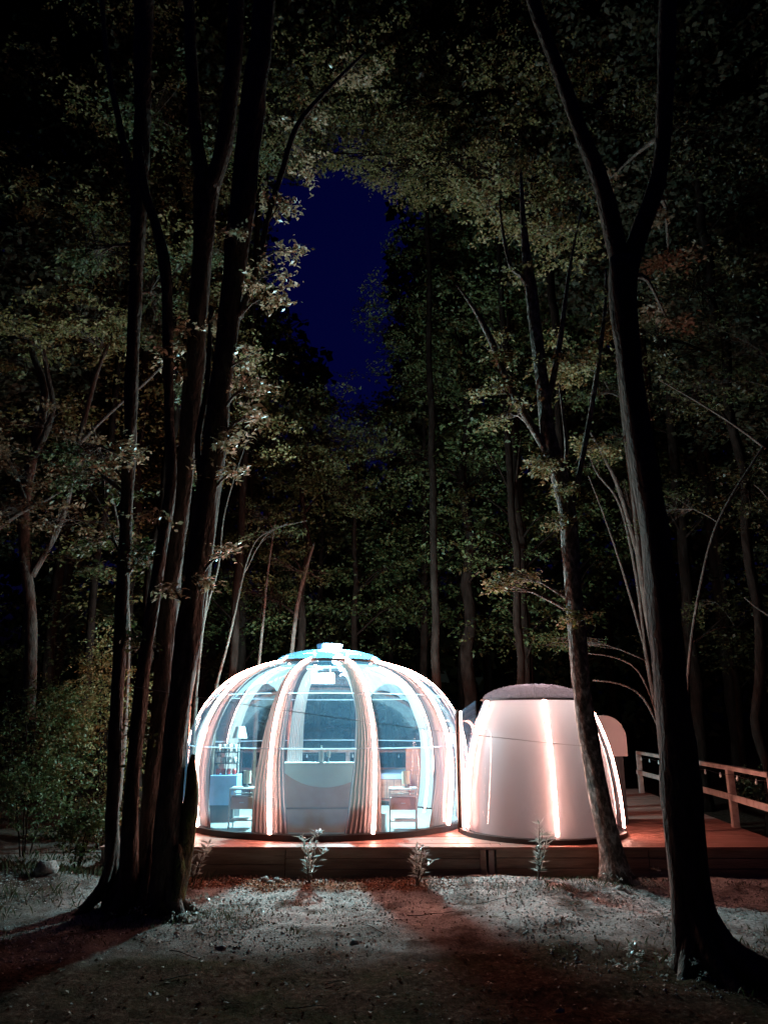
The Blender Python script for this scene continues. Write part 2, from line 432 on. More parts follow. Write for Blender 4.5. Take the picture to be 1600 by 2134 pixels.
class Tree:
    def __init__(s, name, base, label, cat='tree', group=None, bark='bark'):
        s.root = empty(name, base, label, cat, group); s.base = Vector(base); s.bark = M[bark]
        s.C = []; s.pts = []; s.seed = random.random() * 50; s.br = []
    def _obj(s, name, V, Fc, mat, smooth=True):
        V = [Vector(v) - s.base for v in V]
        return mesh(name, V, Fc, mat, s.root, smooth)
    def stem(s, path, name='trunk', n=14, mat=None, d=None, bump=.10, step=.14, world=False, wob=0.0):
        if world: P = [p[:3] for p in path]; W_ = [p[3] for p in path]
        else:
            P = []; W_ = []
            for q in path:
                dd = q[3] if len(q) > 3 else d
                P.append(U(q[0], q[1], dd)); W_.append(q[2] * .5 * mpp(q[0], q[1], dd))
        pts, w = smooth_path(P, W_, step, wob, s.seed)
        V, Fc = tube_geo(pts, w, n, True, bump, s.seed + len(s.pts))
        s.pts += [(p, r) for p, r in zip(pts, w)]
        return s._obj(name, V, Fc, mat or s.bark)
    def foliage(s, specs, rg=RG, mat='leaf_olive', leaf=.06, nl=14, tw=.34, gap=True, connect=True, flat=.3, aspect=.5, twigs=True):
        allV = []; n_all = 0; tmb = MB()
        P = np.array([list(p) for p, r in s.pts]); Rr = np.array([r for p, r in s.pts])
        for sp in specs:
            C, c = patch_points(sp, rg)
            V, n, C2, DL = leaves(C, rg, leaf, nl, tw, flat, aspect, gap)
            if n == 0: continue
            allV.append(V); n_all += n
            if connect:
                # limb from the nearest stem point below the patch to the patch, then twigs to the sprays
                cc = C2.mean(0)
                dd = np.linalg.norm((P - cc) * np.array([1, 1, .8]), axis=1) + np.maximum(0, P[:, 2] - cc[2] + .3) * 2
                i = int(np.argmin(dd)); a = Vector(P[i]); r0 = min(Rr[i] * .45, .02 + .012 * (a - Vector(cc)).length)
                b = Vector(cc); mid = (a + b) / 2 + Vector((0, 0, .12 * (b - a).length)) + Vector(rg.normal(0, .04, 3)) * (b - a).length
                pts, w = smooth_path([a, mid, b], [r0, r0 * .6, r0 * .3], .25)
                tmb.tube(pts, w, 5)
                if twigs:
                    for j in range(0, len(C2), max(1, len(C2) // 26)):
                        e = Vector(C2[j]) + Vector(DL[j]) * .45
                        k = min(len(pts) - 1, max(0, int(len(pts) * rg.uniform(.45, 1))))
                        q = pts[k]; md = (q + e) / 2 + Vector((0, 0, .04)) + Vector(rg.normal(0, .05, 3)) * (e - q).length
                        tmb.tube([q, md, e], [r0 * .28, r0 * .2, .002], 3, False)
        if tmb.V: s._obj('branches', tmb.V, tmb.F, s.bark)['kind'] = 'stuff'
        if n_all:
            V = np.concatenate(allV) - np.array(s.base)
            o = quadmesh('crown', V, n_all, M[mat], s.root); o['kind'] = 'stuff'
        return s

# ------------------------------------------------------------------ deck
DZ = .385
DF, DB, DL_, DR = 9.73, 17.6, -3.45, 5.55
deck = empty('wooden_deck', (1.0, 13.6, 0), 'low red stained timber deck carrying both clear domes', 'deck')
def dk(name, mb, mat, smooth=False):
    V = [(v[0] - 1.0, v[1] - 13.6, v[2]) for v in mb.V]
    return mesh(name, V, mb.F, mat, deck, smooth)
def deck_right(y): return 4.90 + (y - 9.73) * .092
rr = random.Random(3)
y = DF; i = 0
while y < DB:
    w = .139
    xr = deck_right(y) + .05
    cuts = [DL_] + sorted(rr.uniform(DL_ + 1.5, xr - 1.5) for _ in range(1 + i % 2)) + [xr]
    if i == 0: cuts = [DL_, 1.12, xr]
    for a, b in zip(cuts[:-1], cuts[1:]):
        dz = rr.uniform(-.002, .002)
        dk('plank', MB().box(a + .002, b - .002, y, y + w - .006, DZ - .028 + dz, DZ + dz, .003), M['deck_wood'])
    y += w; i += 1
# fascia: tall smooth board on the left, stacked sleepers on the right, posts between
fy = DF + .02
for a, b, zs in ((DL_ + .02, -1.2, ((.19, .352), (.0, .184))), (-1.19, 1.165, ((.255, .352), (.135, .248), (.0, .128))), (1.36, 3.2, ((.262, .352), (.150, .255), (.03, .143), (-.1, .023))), (3.21, 4.9, ((.26, .352), (.14, .252), (.0, .132)))):
    for z0, z1 in zs:
        o_ = rr.uniform(-.006, .006)
        dk('fascia_board', MB().box(a, b, fy + .012 + o_, fy + .06 + o_, z0, z1, .004), M['fascia_wood'])
for x in (1.20, 1.30):
    dk('post', MB().box(x - .035, x + .03, fy - .02, fy + .06, -.08, .352, .005), M['rail_wood'] if x > 1.25 else M['fascia_wood'])
for x in (-3.3, -1.4, .1, 2.6, 4.2):
    for y in (10.6, 13.0, 15.5, 17.3):
        dk('deck_leg', MB().box(x - .05, x + .05, y - .05, y + .05, -.1, DZ - .03), M['fascia_wood'])
V = [(deck_right(y) + .0 + dx, y, z) for y in (DF + .07, DB) for dx, z in ((0, 0), (.03, 0), (.03, .35), (0, .35))]
dk('side_board', MB().add(V, [(0, 1, 2, 3), (7, 6, 5, 4), (1, 5, 6, 2), (4, 0, 3, 7), (3, 2, 6, 7), (0, 4, 5, 1)]), M['fascia_wood'])

# ------------------------------------------------------------------ railings
def beam(p, q, w, h):
    """box beam from p to q, width w (sideways) height h"""
    p = Vector(p); q = Vector(q); t = (q - p).normalized(); s = t.cross(Vector((0, 0, 1))).normalized() * (w / 2); u = Vector((0, 0, h / 2))
    V = [a + b_ + c for a in (p, q) for b_, c in ((-s, -u), (s, -u), (s, u), (-s, u))]
    return V, [(0, 1, 2, 3), (7, 6, 5, 4), (0, 4, 5, 1), (1, 5, 6, 2), (2, 6, 7, 3), (3, 7, 4, 0)]
def railing(name, pts, label, zt=.80):
    o = empty(name, (*pts[0], DZ), label, 'railing'); b0 = Vector((*pts[0], DZ))
    for (x, y) in pts:
        j = rr.uniform(-.01, .01)
        mesh('post', [Vector(v) - b0 for v in MB().box(x - .045 + j, x + .045 + j, y - .04, y + .04, DZ + .004, DZ + zt - .02, .006).V], MB().box(0, 1, 0, 1, 0, 1, .1).F, M['rail_wood'], o)
    for a, b in zip(pts[:-1], pts[1:]):
        for z, h, off in ((zt + .012, .06, 0), (.42, .085, -.055)):
            ox = off if name == 'wooden_railing' and abs(a[0] - b[0]) < 1.5 else 0
            oy = 0 if ox else off
            V, Fc = beam((a[0] + ox, a[1] + oy, DZ + z), (b[0] + ox, b[1] + oy, DZ + z), .095 if off == 0 else .03, h)
            mesh('rail', [v - b0 for v in V], Fc, M['rail_wood'], o)
    return o
railing('wooden_railing', [(4.86, 9.85), (5.03, 11.4), (5.20, 13.6), (5.42, 16.6)], 'pale two-rail timber railing along the right edge of the deck')
railing('wooden_railing', [(5.3, 17.45), (3.2, 17.45), (1.2, 17.45), (-.8, 17.45), (-3.2, 17.45)], 'timber railing along the back of the deck, seen through the big dome')

def string_lights(pts, label, bulbs, z=.74):
    o = empty('string_lights', (*pts[0], DZ + z), label, 'string lights'); b0 = Vector((*pts[0], DZ + z))
    P = []; n = 40
    a, b = Vector((*pts[0], DZ + z)), Vector((*pts[1], DZ + z))
    for i in range(n + 1):
        t = i / n; P.append(a.lerp(b, t) - Vector((0, 0, .02 * abs(math.sin(t * math.pi * 6)))))
    mesh('cable', *[[v - b0 for v in tube_geo(P, .004, 5)[0]], tube_geo(P, .004, 5)[1]], M['black'], o)
    for k in range(bulbs):
        p = a.lerp(b, (k + .5) / bulbs) - b0
        mb = MB().lathe([(.008, 0), (.009, -.02), (.016, -.035), (.019, -.05), (.014, -.066), (.003, -.073)], 8, p)
        mb.build('bulb', M['bottle'], o, True)
string_lights(((4.82, 9.9), (5.36, 16.5)), 'string of small white bulbs hanging under the right deck rail', 10)
string_lights(((5.2, 17.38), (-3.0, 17.38)), 'string of small bulbs on the back railing behind the big dome', 16)

# ------------------------------------------------------------------ big dome
BC = Vector((-.89, 12.3, DZ))
PROF = [(2.12, .0), (2.17, .3), (2.20, .62), (2.20, .9), (2.15, 1.25), (2.06, 1.51), (1.91, 1.78), (1.64, 2.06), (1.28, 2.26), (.84, 2.38)]
def spline_prof(prof, n=36):
    P, _ = smooth_path([Vector((r, 0, z)) for r, z in prof], [1] * len(prof), .09)
    return [(p.x, p.z) for p in P]
SPF = spline_prof(PROF)
def prof_at(z, SP_=None):
    s = SP_ or SPF
    for (r0, z0), (r1, z1) in zip(s[:-1], s[1:]):
        if z0 <= z <= z1 or (z <= z0 and z0 == s[0][1]): return r0 + (r1 - r0) * max(0, (z - z0)) / max(1e-6, z1 - z0)
    return s[-1][0]
def az(deg, r, z): a = R(deg); return Vector((r * math.sin(a), -r * math.cos(a), z))   # 0 deg = toward the viewer
dome = empty('bubble_dome', BC, 'large clear bubble dome with glowing ribs and striped pink curtains inside', 'dome')
RIBS = [-15.5 + 36 * k for k in range(10)]
def gore(a0, a1, spf, off=0.0, n=8, gap=.35):
    V = []; Fc = []; m = len(spf)
    for i in range(n + 1):
        a = a0 + gap + (a1 - a0 - 2 * gap) * i / n
        for r, z in spf: V.append(az(a, r + off, z))
    for i in range(n):
        for k in range(m - 1): Fc.append((i * m + k, (i + 1) * m + k, (i + 1) * m + k + 1, i * m + k + 1))
    return V, Fc
for k in range(10):
    a0 = RIBS[k]
    mesh('clear_panel', *gore(a0, a0 + 36, SPF), M['shell'], dome, True)
def strip_geo(a, spf, off, w, t, lo=.03, hi=None):
    """strip lying along a meridian, w wide, t thick"""
    pts = [(r, z) for r, z in spf if z >= lo and (hi is None or z <= hi)]
    V = []; Fc = []
    for i, (r, z) in enumerate(pts):
        r0, z0 = pts[max(0, i - 1)]; r1, z1 = pts[min(len(pts) - 1, i + 1)]
        tn = Vector((r1 - r0, z1 - z0)).normalized(); nr, nz_ = tn.y, -tn.x
        for rad in (off, off + t):
            rr_ = r + nr * rad; zz = z + nz_ * rad
            c = az(a, rr_, zz); tg = Vector((math.cos(R(a)), math.sin(R(a)), 0)) * (w / 2)
            V += [c - tg, c + tg]
    for i in range(len(pts) - 1):
        b = i * 4; c = b + 4
        Fc += [(b + 2, b + 3, c + 3, c + 2), (b + 1, b, c, c + 1), (b, b + 2, c + 2, c), (b + 3, b + 1, c + 1, c + 3)]
    Fc += [(0, 1, 3, 2), (len(V) - 4, len(V) - 2, len(V) - 1, len(V) - 3)]
    return V, Fc
for a in RIBS:
    mesh('rib', *strip_geo(a, SPF, -.012, .05, .02, 0), M['flange'], dome)
    mesh('led_strip', *strip_geo(a, SPF, .010, .034, .014), M['led'], dome)
def ring_geo(r0, r1, z0, z1, n=96):
    V = []; Fc = []
    for i in range(n):
        a = 360 * i / n
        V += [az(a, r0, z0), az(a, r1, z0), az(a, r1, z1), az(a, r0, z1)]
    for i in range(n):
        b = i * 4; c = ((i + 1) % n) * 4
        for k in range(4): Fc.append((b + k, c + k, c + (k + 1) % 4, b + (k + 1) % 4))
    return V, Fc
mesh('base_ring', *ring_geo(2.07, 2.19, .002, .075), M['black'], dome)
mesh('top_ring', *ring_geo(.80, .90, 2.345, 2.39), M['black'], dome)
for z in (1.84, 1.12):
    r = prof_at(z) - .02
    mesh('seam_ring', *ring_geo(r - .012, r, z - .008, z + .008), M['flange'], dome, True)
cp = [(.86 * math.sin(t), 2.39 + .20 * (math.cos(t) - math.cos(1.5)) / (1 - math.cos(1.5))) for t in [1.5 * (1 - i / 12) for i in range(12)]]
mb = MB(); V = []; n = 48; m = len(cp)
for i in range(n):
    for r, z in cp: V.append(az(360 * i / n, r, z))
Fc = [(i * m + k, ((i + 1) % n) * m + k, ((i + 1) % n) * m + k + 1, i * m + k + 1) for i in range(n) for k in range(m - 1)]
mesh('cap', V, Fc, M['cap'], dome, True)
MB().lathe([(.19, 2.57), (.205, 2.58), (.205, 2.64), (.215, 2.64), (.215, 2.675), (.18, 2.69)], 32).build('roof_vent', M['blue_panel'], dome)
# floor boards, cut to the circle
y = -2.05
while y < 2.05:
    h = min(math.sqrt(max(0, 2.07 ** 2 - y ** 2)), math.sqrt(max(0, 2.07 ** 2 - (y + .18) ** 2)))
    if h > .1:
        c = rr.uniform(-.5, .5) * h
        for a, b in ((-h, c), (c, h)):
            MB().box(a + .0015, b - .0015, y, y + .177, .006, .022, .002).build('floor_board', M['floor'], dome)
    y += .18
# ceiling lamp in the cap: a real lamp, mesh bulb
lp = empty('ceiling_lamp', BC + Vector((.17, -.28, 2.40)), 'bright round ceiling lamp shining inside the cap of the big dome', 'lamp')
MB().lathe([(.001, -.07), (.06, -.062), (.10, -.035), (.115, 0), (.10, .035), (.06, .06), (.001, .067)], 20, cap=False).build('bulb', M['lampglass'], lp, True)
MB().lathe([(.02, .068), (.05, .075), (.05, .095), (.02, .10)], 16).build('holder', M['white_metal'], lp)
mesh('bracket', *beam((0, 0, .085), (-.17, .28, .19), .03, .012), M['white_metal'], lp)

# curtains: one gathered curtain beside each rib
def curtain(a, w_top, w_bot, label, side, length=2.24, zlo=.05, off=.125):
    o = empty('curtain', BC + az(a, prof_at(zlo) - off, 0), label, 'curtain', 'curtains gathered beside the dome ribs')
    b0 = az(a, prof_at(zlo) - off, 0)
    sd = rr.random() * 40
    V = []; Fc = []; nu = 60; zsn = 34
    for j in range(zsn + 1):
        z = zlo + (2.33 - zlo) * (j / zsn) if length > 2 else zlo + length * j / zsn
        t = j / zsn
        half = (w_bot * (1 - t) ** 1.3 + w_top * (1 - (1 - t) ** 1.3)) / 2
        r = prof_at(z) - off
        for i in range(nu + 1):
            u = i / nu
            pl = .020 * math.sin(u * 8.5 * 2 * math.pi + 1.2 * mnoise.noise(Vector((u * 3, z * 1.1, sd)))) * (1 - .35 * t)
            pl += .02 * mnoise.noise(Vector((u * 5, z * 1.6, sd + 9)))
            s_ = (u * 2 - 1) * half + side * half * .75 + .012 * mnoise.noise(Vector((z * 2.2, sd, u * 2)))
            aa = a + math.degrees(s_ / max(.4, r))
            V.append(az(aa, r + pl, z) - b0)
    for j in range(zsn):
        for i in range(nu): Fc.append((j * (nu + 1) + i, j * (nu + 1) + i + 1, (j + 1) * (nu + 1) + i + 1, (j + 1) * (nu + 1) + i))
    mesh('cloth', V, Fc, M['curtain'], o, True)
    zt = 2.33; r = prof_at(zt) - off
    V, Fc = beam(az(a - 9, r, zt + .01) - b0, az(a + 9, r, zt + .01) - b0, .02, .02)
    mesh('curtain_rod', V, Fc, M['white_metal'], o)
CUR = [(-15.5, 'pink striped front curtain left of the headboard', -.35, .54), (20.5, 'pink striped front curtain right of the headboard, widest at its foot', -.45, .52),
       (56.5, 'orange lit curtain at the right front of the big dome', -.2, .46), (92.5, 'narrow pale curtain beside the dark joint of the two domes', .2, .34),
       (128.5, 'cyan lit curtain at the back right of the big dome', -.2, .36), (164.5, 'pale cyan curtain hanging behind the front right curtain', .3, .36),
       (200.5, 'bright cyan curtain seen behind the headboard, left of the bottle', .1, .36), (236.5, 'turquoise curtain above the left bedside table', .3, .36),
       (272.5, 'narrow curtain at the far left edge of the big dome', 0, .30), (308.5, 'bright pink curtain at the left front of the big dome', -.1, .30)]
for a, lb, sd, wb in CUR: curtain(a, .20, wb, lb, sd)

# sheer voile swags under the roof
def swag(a0, a1, label):
    b0 = az((a0 + a1) / 2, .8, 2.3)
    o = empty('voile_swag', BC + b0, label, 'drape', 'sheer swags under the dome roof')
    V = []; Fc = []; n = 24; m = 12
    for i in range(n + 1):
        u = i / n; a = a0 + (a1 - a0) * u
        zb = 1.80 + .22 * math.sin(math.pi * u) 
        for j in range(m + 1):
            t = j / m; z = 2.34 + (zb - 2.34) * t
            V.append(az(a, prof_at(z) - .16 + .02 * math.sin(u * 40), z - .03) - b0)
    for i in range(n):
        for j in range(m): Fc.append((i * (m + 1) + j, (i + 1) * (m + 1) + j, (i + 1) * (m + 1) + j + 1, i * (m + 1) + j + 1))
    mesh('voile', V, Fc, M['sheer'], o, True)
swag(-50, -17, 'sheer white swag under the roof at the left front')
swag(22, 55, 'sheer white swag under the roof at the right front')
swag(130, 163, 'sheer swag under the roof at the back right')

# ------------------------------------------------------------------ furniture in the big dome
FZ = DZ + .022
hb = empty('bed', (-.81, 11.2, FZ), 'bed with tall brown headboard and painted half-moon glare, back turned to the viewer', 'bed')
W2 = .74; HY = -.42
MB().box(-W2, W2, HY, HY + .10, 0, .30, .01).build('headboard_base', M['brown_fabric'], hb)
MB().box(-W2, W2, HY, HY + .10, .312, .87, .012).build('headboard', M['brown_fabric'], hb)
MB().box(-W2 - .01, W2 + .01, HY - .01, HY + .16, .871, .893, .004).build('ledge', M['grey_fabric_and_glare'], hb)
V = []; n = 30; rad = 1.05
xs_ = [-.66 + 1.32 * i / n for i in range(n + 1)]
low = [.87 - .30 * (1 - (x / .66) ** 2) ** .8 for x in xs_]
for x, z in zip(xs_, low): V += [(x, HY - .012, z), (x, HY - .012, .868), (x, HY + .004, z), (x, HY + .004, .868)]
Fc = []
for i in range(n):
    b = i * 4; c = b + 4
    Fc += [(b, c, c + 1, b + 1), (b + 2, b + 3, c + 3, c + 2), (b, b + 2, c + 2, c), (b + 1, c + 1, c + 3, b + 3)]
mesh('half_moon_glare', V, Fc, M['grey_fabric_and_glare'], hb)  # pale crescent painting lamp glare onto the headboard
MB().box(-W2 + .03, W2 - .03, HY + .11, HY + 1.95, .08, .30, .01).build('bed_base', M['brown_fabric'], hb)
MB().box(-W2 + .04, W2 - .04, HY + .115, HY + 1.93, .302, .50, .05).build('mattress', M['white_fabric'], hb)
for x in (-.36, .36): MB().box(x - .28, x + .28, HY + .17, HY + .55, .505, .62, .05).build('pillow', M['white_fabric'], hb)

def nightstand(x0, x1, y0, label, lampx, lamplabel):
    w = (x1 - x0) / 2; d = .17; o = empty('bedside_table', ((x0 + x1) / 2, y0 + d, FZ), label, 'table', 'bedside tables either side of the bed')
    MB().box(-w, w, -d, d, .52, .545, .004).build('table_top', M['white_metal'], o)
    for sx in (-1, 1):
        for sy in (-1, 1):
            MB().box(sx * (w - .012) - .009, sx * (w - .012) + .009, sy * (d - .012) - .009, sy * (d - .012) + .009, 0, .519).build('leg', M['white_metal'], o)
    MB().box(-w + .022, w - .022, -d + .03, d - .02, .27, .43, .006).build('drawer', M['brown_fabric'], o)
    MB().box(-.03, .03, -d + .018, -d + .029, .35, .362).build('handle', M['white_metal'], o)
    MB().box(-w + .022, w - .022, -d + .004, d - .004, .12, .138, .003).build('shelf', M['white_metal'], o)
    for sy in (-1, 1):
        MB().box(-w + .022, w - .022, sy * (d - .012) - .007, sy * (d - .012) + .007, .44, .458).build('crossbar', M['white_metal'], o)
    l = empty('table_lamp', (lampx, y0 + d + .02, FZ + .545), lamplabel, 'lamp', 'cream lamps on the bedside tables')
    MB().lathe([(.05, .001), (.05, .012), (.012, .02), (.012, .05)], 16).build('lamp_base', M['white_metal'], l)
    MB().lathe([(.055, .05), (.055, .22)], 20, cap=False).build('lamp_shade', M['cream'], l, True)
nightstand(.07, .46, 10.86, 'white open frame bedside table with brown drawer, right of the bed', .31, 'cream cylinder lamp on the right bedside table')
nightstand(-2.15, -1.80, 10.95, 'white open frame bedside table with brown drawer, left of the bed', -1.94, 'cream cylinder lamp on the left bedside table')

bt = empty('bottle', (-.87, 10.83, FZ + .893), 'pale wine bottle standing on the headboard ledge', 'bottle')
MB().lathe([(.030, 0), (.033, .01), (.033, .13), (.013, .17), (.012, .205)], 16).build('glass_body', M['bottle'], bt, True)
MB().lathe([(.014, .2055), (.014, .225)], 12).build('cork', M['cream'], bt)
gl = empty('wine_glass', (-.77, 10.83, FZ + .893), 'stemmed wine glass beside the bottle on the headboard ledge', 'glass')
MB().lathe([(.032, 0), (.030, .005), (.004, .01), (.004, .07), (.024, .085), (.03, .115), (.026, .15)], 16, cap=False).build('bowl', M['bottle'], gl, True)

cb = empty('cabinet', (-2.40, 11.95, FZ), 'pale blue cabinet with a dark open base at the left of the big dome', 'cabinet')
MB().box(-.2, .2, -.2, .2, .24, .66, .006).build('cabinet_body', M['blue_panel'], cb)
MB().box(-.185, .185, -.206, -.2005, .25, .44).build('door', M['blue_panel'], cb)
MB().box(-.185, .185, -.206, -.2005, .45, .65).build('door', M['blue_panel'], cb)
MB().box(-.19, .19, -.185, .19, 0, .238, .0).build('base_unit', M['dark_panel'], cb)
rk = empty('cup_rack', (-2.40, 11.95, FZ + .66), 'small black wire rack of cups on the blue cabinet', 'rack')
for x in (-.17, .0, .17):
    for yy in (-.1, .1): MB().box(x - .006, x + .006, yy - .006, yy + .006, .002, .46).build('upright', M['black'], rk)
for z in (.16, .32): MB().box(-.18, .18, -.11, .11, z, z + .01).build('shelf', M['black'], rk)
k = 0
for z, mt in ((.002, 'red_mug'), (.172, 'bottle'), (.332, 'bottle')):
    for x in (-.12, -.04, .045, .125):
        c = empty('mug', (-2.40 + x, 11.88 + .02 * (k % 2), FZ + .66 + z + .0005), None, 'mug', 'mugs on the cup rack'); k += 1
        c['label'] = ('red mug on the bottom' if mt == 'red_mug' else 'white mug on the middle shelf' if z < .3 else 'tall white cup on the top shelf') + ' of the cup rack, ' + ['leftmost', 'second from left', 'third from left', 'rightmost'][(k - 1) % 4]
        MB().lathe([(.026, 0), (.03, .004), (.031, .085 if z < .3 else .11)], 12).build('cup', M[mt], c, True)
        MB().tube([(.03, 0, .02), (.05, 0, .03), (.05, 0, .06), (.03, 0, .07)], .004, 5).build('handle', M[mt], c)
fl = empty('floor_lamp', (-2.30, 12.35, FZ), 'slim floor lamp with white shade behind the blue cabinet', 'lamp')
MB().lathe([(.12, .0), (.12, .015), (.012, .03), (.012, 1.18)], 16).build('pole', M['white_metal'], fl)
MB().lathe([(.12, 1.18), (.07, 1.36)], 20, cap=False).build('lamp_shade', M['white_fabric'], fl, True)
vb = empty('air_unit', BC + Vector((-.12, .25, 2.06)), 'small white air unit hanging under the top ring', 'air unit')
MB().box(-.19, .19, -.07, .07, 0, .17, .01).build('casing', M['sheer'], vb)
for x in (-.12, .12): MB().box(x - .004, x + .004, -.004, .004, .171, .29).build('hanger', M['white_metal'], vb)
MB().box(-.16, .16, -.075, -.0705, .02, .05).build('air_slot', M['dark_panel'], vb)
pd = empty('crystal_pendant', BC + Vector((.25, -.30, 2.20)), 'small crystal bead pendant under the ceiling lamp', 'pendant')
mb = MB()
for i in range(16):
    a = i * 2.4; r = .03 + .07 * (i / 16)
    c = (r * math.cos(a), r * math.sin(a), .02 + .06 * math.sin(i * 1.7))
    mb.lathe([(.001, -.018), (.012, 0), (.001, .018)], 6, c, cap=False)
mb.build('beads', M['flange'], pd)
MB().tube([(0, 0, .08), (0, 0, .145)], .003, 5).build('cord', M['black'], pd)

# behind the dome on the deck
ht = empty('hot_tub', (-.15, 15.9, DZ + .004), 'square hot tub with pale blue cover on the deck behind the big dome', 'hot tub')
MB().box(-.62, .62, -.6, .6, 0, .37).build('tub_body', M['dark_panel'], ht)
for i in range(9): MB().box(-.62 + i * .138, -.62 + i * .138 + .128, -.625, -.601, .02, .36).build('side_slat', M['fascia_wood'], ht)
MB().box(-.66, .66, -.64, .64, .371, .47, .03).build('cover', M['blue_panel'], ht)
bk = empty('brick_grill', (.78, 15.75, DZ + .004), 'orange brick barbecue on the deck, seen through the right of the big dome', 'grill')
z = 0
for row in range(11):
    x = -.34 - (.09 if row % 2 else 0)
    while x < .33:
        a = max(-.34, x); b = min(.34, x + .178)
        if b - a > .03:
            j = rr.uniform(-.006, .006)
            MB().box(a, b, -.2 + j, .2, z, z + .077, .004).build('brick', M['brick'], bk)
        x += .188
    z += .085
MB().box(-.33, .33, -.185, .19, -.001, .93).build('mortar', M['grey_panel'], bk)

# ------------------------------------------------------------------ small dome
SC = Vector((2.16, 10.97, DZ))
SPROF = spline_prof([(1.09, 0), (1.085, .25), (1.06, .6), (1.0, 1.0), (.91, 1.32), (.83, 1.52), (.73, 1.75)])
sd = empty('small_dome', SC, 'small dome with opaque pinkish grey lining and three glowing ribs', 'dome')
SR = [-1 + 72 * k for k in range(5)]
LIN = [(r - .085, z) for r, z in SPROF]
for a in SR:
    mesh('clear_panel', *gore(a, a + 72, SPROF, 0, 14), M['shell'], sd, True)
    mesh('led_strip', *strip_geo(a, SPROF, .006, .036, .014, .03), M['led'], sd)
    mesh('rib', *strip_geo(a, SPROF, -.016, .05, .018, 0), M['flange'], sd)
V, Fc = gore(0, 360, LIN, 0, 64, 0)
mesh('liner', V, Fc, M['liner'], sd, True)
mesh('base_ring', *ring_geo(1.03, 1.13, .002, .06, 72), M['black'], sd)
mesh('top_ring', *ring_geo(.66, .765, 1.745, 1.765, 64), M['black'], sd)
cp = [(.755 * math.sin(t), 1.765 + .22 * (math.cos(t) - math.cos(1.45)) / (1 - math.cos(1.45))) for t in [1.45 * (1 - i / 10) for i in range(10)]]
V = []; n = 48; m = len(cp)
for i in range(n):
    for r, z in cp: V.append(az(360 * i / n, r, z))
Fc = [(i * m + k, ((i + 1) % n) * m + k, ((i + 1) % n) * m + k + 1, i * m + k + 1) for i in range(n) for k in range(m - 1)]
mesh('cap', V, Fc, M['smoked_cap'], sd, True)

bl = empty('added_liner_lamp', SC + Vector((0, 0, 1.62)), 'added unseen lamp brightening the lining under the small dome cap', 'lamp')  # unseen lamp added inside to brighten the liner
MB().lathe([(.001, -.05), (.035, -.035), (.05, 0), (.035, .035), (.001, .05)], 16, cap=False).build('bulb', M['liner_fill'], bl, True)
MB().tube([(0, 0, .05), (0, 0, .34)], .006, 6).build('cord', M['black'], bl)

# joint between the domes: dark arch frame with clear skirts
jt = empty('dome_joint', (1.09, 11.40, DZ), 'dark arched joint frame with clear skirts between the two domes', 'joint')
def arch(hw, h, x, n=20, rad=0):
    P = [(x, -hw, 0.0)]
    for i in range(n + 1):
        a = math.pi * (1 - i / n)
        P.append((x, hw * math.cos(a), h - hw + hw * math.sin(a)))
    P.append((x, hw, 0.0)); return [Vector(p) for p in P]
MB().tube(arch(.43, 1.60, 0), .034, 6).build('arch_frame', M['black'], jt, True)
for sx in (-1, 1):
    if sx > 0: MB().tube(arch(.42, 1.60, .05)[:-8], .013, 6).build('led_strip', M['led'], jt, True)
    A = arch(.43, 1.60, sx * .036); B = arch(.55, 1.76, sx * .27)
    V = A + B; n = len(A)
    mesh('clear_skirt', V, [(i, i + 1, n + i + 1, n + i) for i in range(n - 1)], M['shell'], jt, True)
jt.rotation_euler = (0, 0, R(-5.5))

# entrance hood behind the small dome
hd = empty('entrance_hood', (3.32, 12.0, DZ), 'rounded white porch hood over a grey door at the right of the small dome', 'porch')
hw = .32; A = [Vector((-hw, 0, .96))] + [Vector((hw * math.cos(math.pi * (1 - i / 16)), 0, 1.22 + .33 * math.sin(math.pi * (1 - i / 16)))) for i in range(17)] + [Vector((hw, 0, .96))]
V = [a + Vector((0, -.38, 0)) for a in A] + [a + Vector((0, .35, 0)) for a in A]; n = len(A)
Fc = [(i, i + 1, n + i + 1, n + i) for i in range(n - 1)] + [tuple(range(n))[::-1]]
mesh('hood', V, Fc, M['hood'], hd)
MB().box(-.20, .27, -.30, .3, .004, .955, .004).build('door_box', M['dark_panel'], hd)
MB().box(-.12, .22, -.318, -.301, .05, .9, .004).build('door', M['dark_panel'], hd)

# ------------------------------------------------------------------ foreground trees
def clump_base(t, pts, mat=None):
    for (x, y, h, r, dx, dy) in pts:
        z = gh(x, y)
        P = [(x + dx * 1.3, y + dy * 1.3, z - .08, r * .2), (x + dx * .75, y + dy * .75, z + .0, r * .42), (x + dx * .35, y + dy * .35, z + h * .28, r * .62), (x + dx * .1, y + dy * .1, z + h * .8, r * .55), (x, y, z + h * 1.7, r * .2)]
        t.stem(P, 'root', 8, mat, world=True, bump=.15, step=.1)

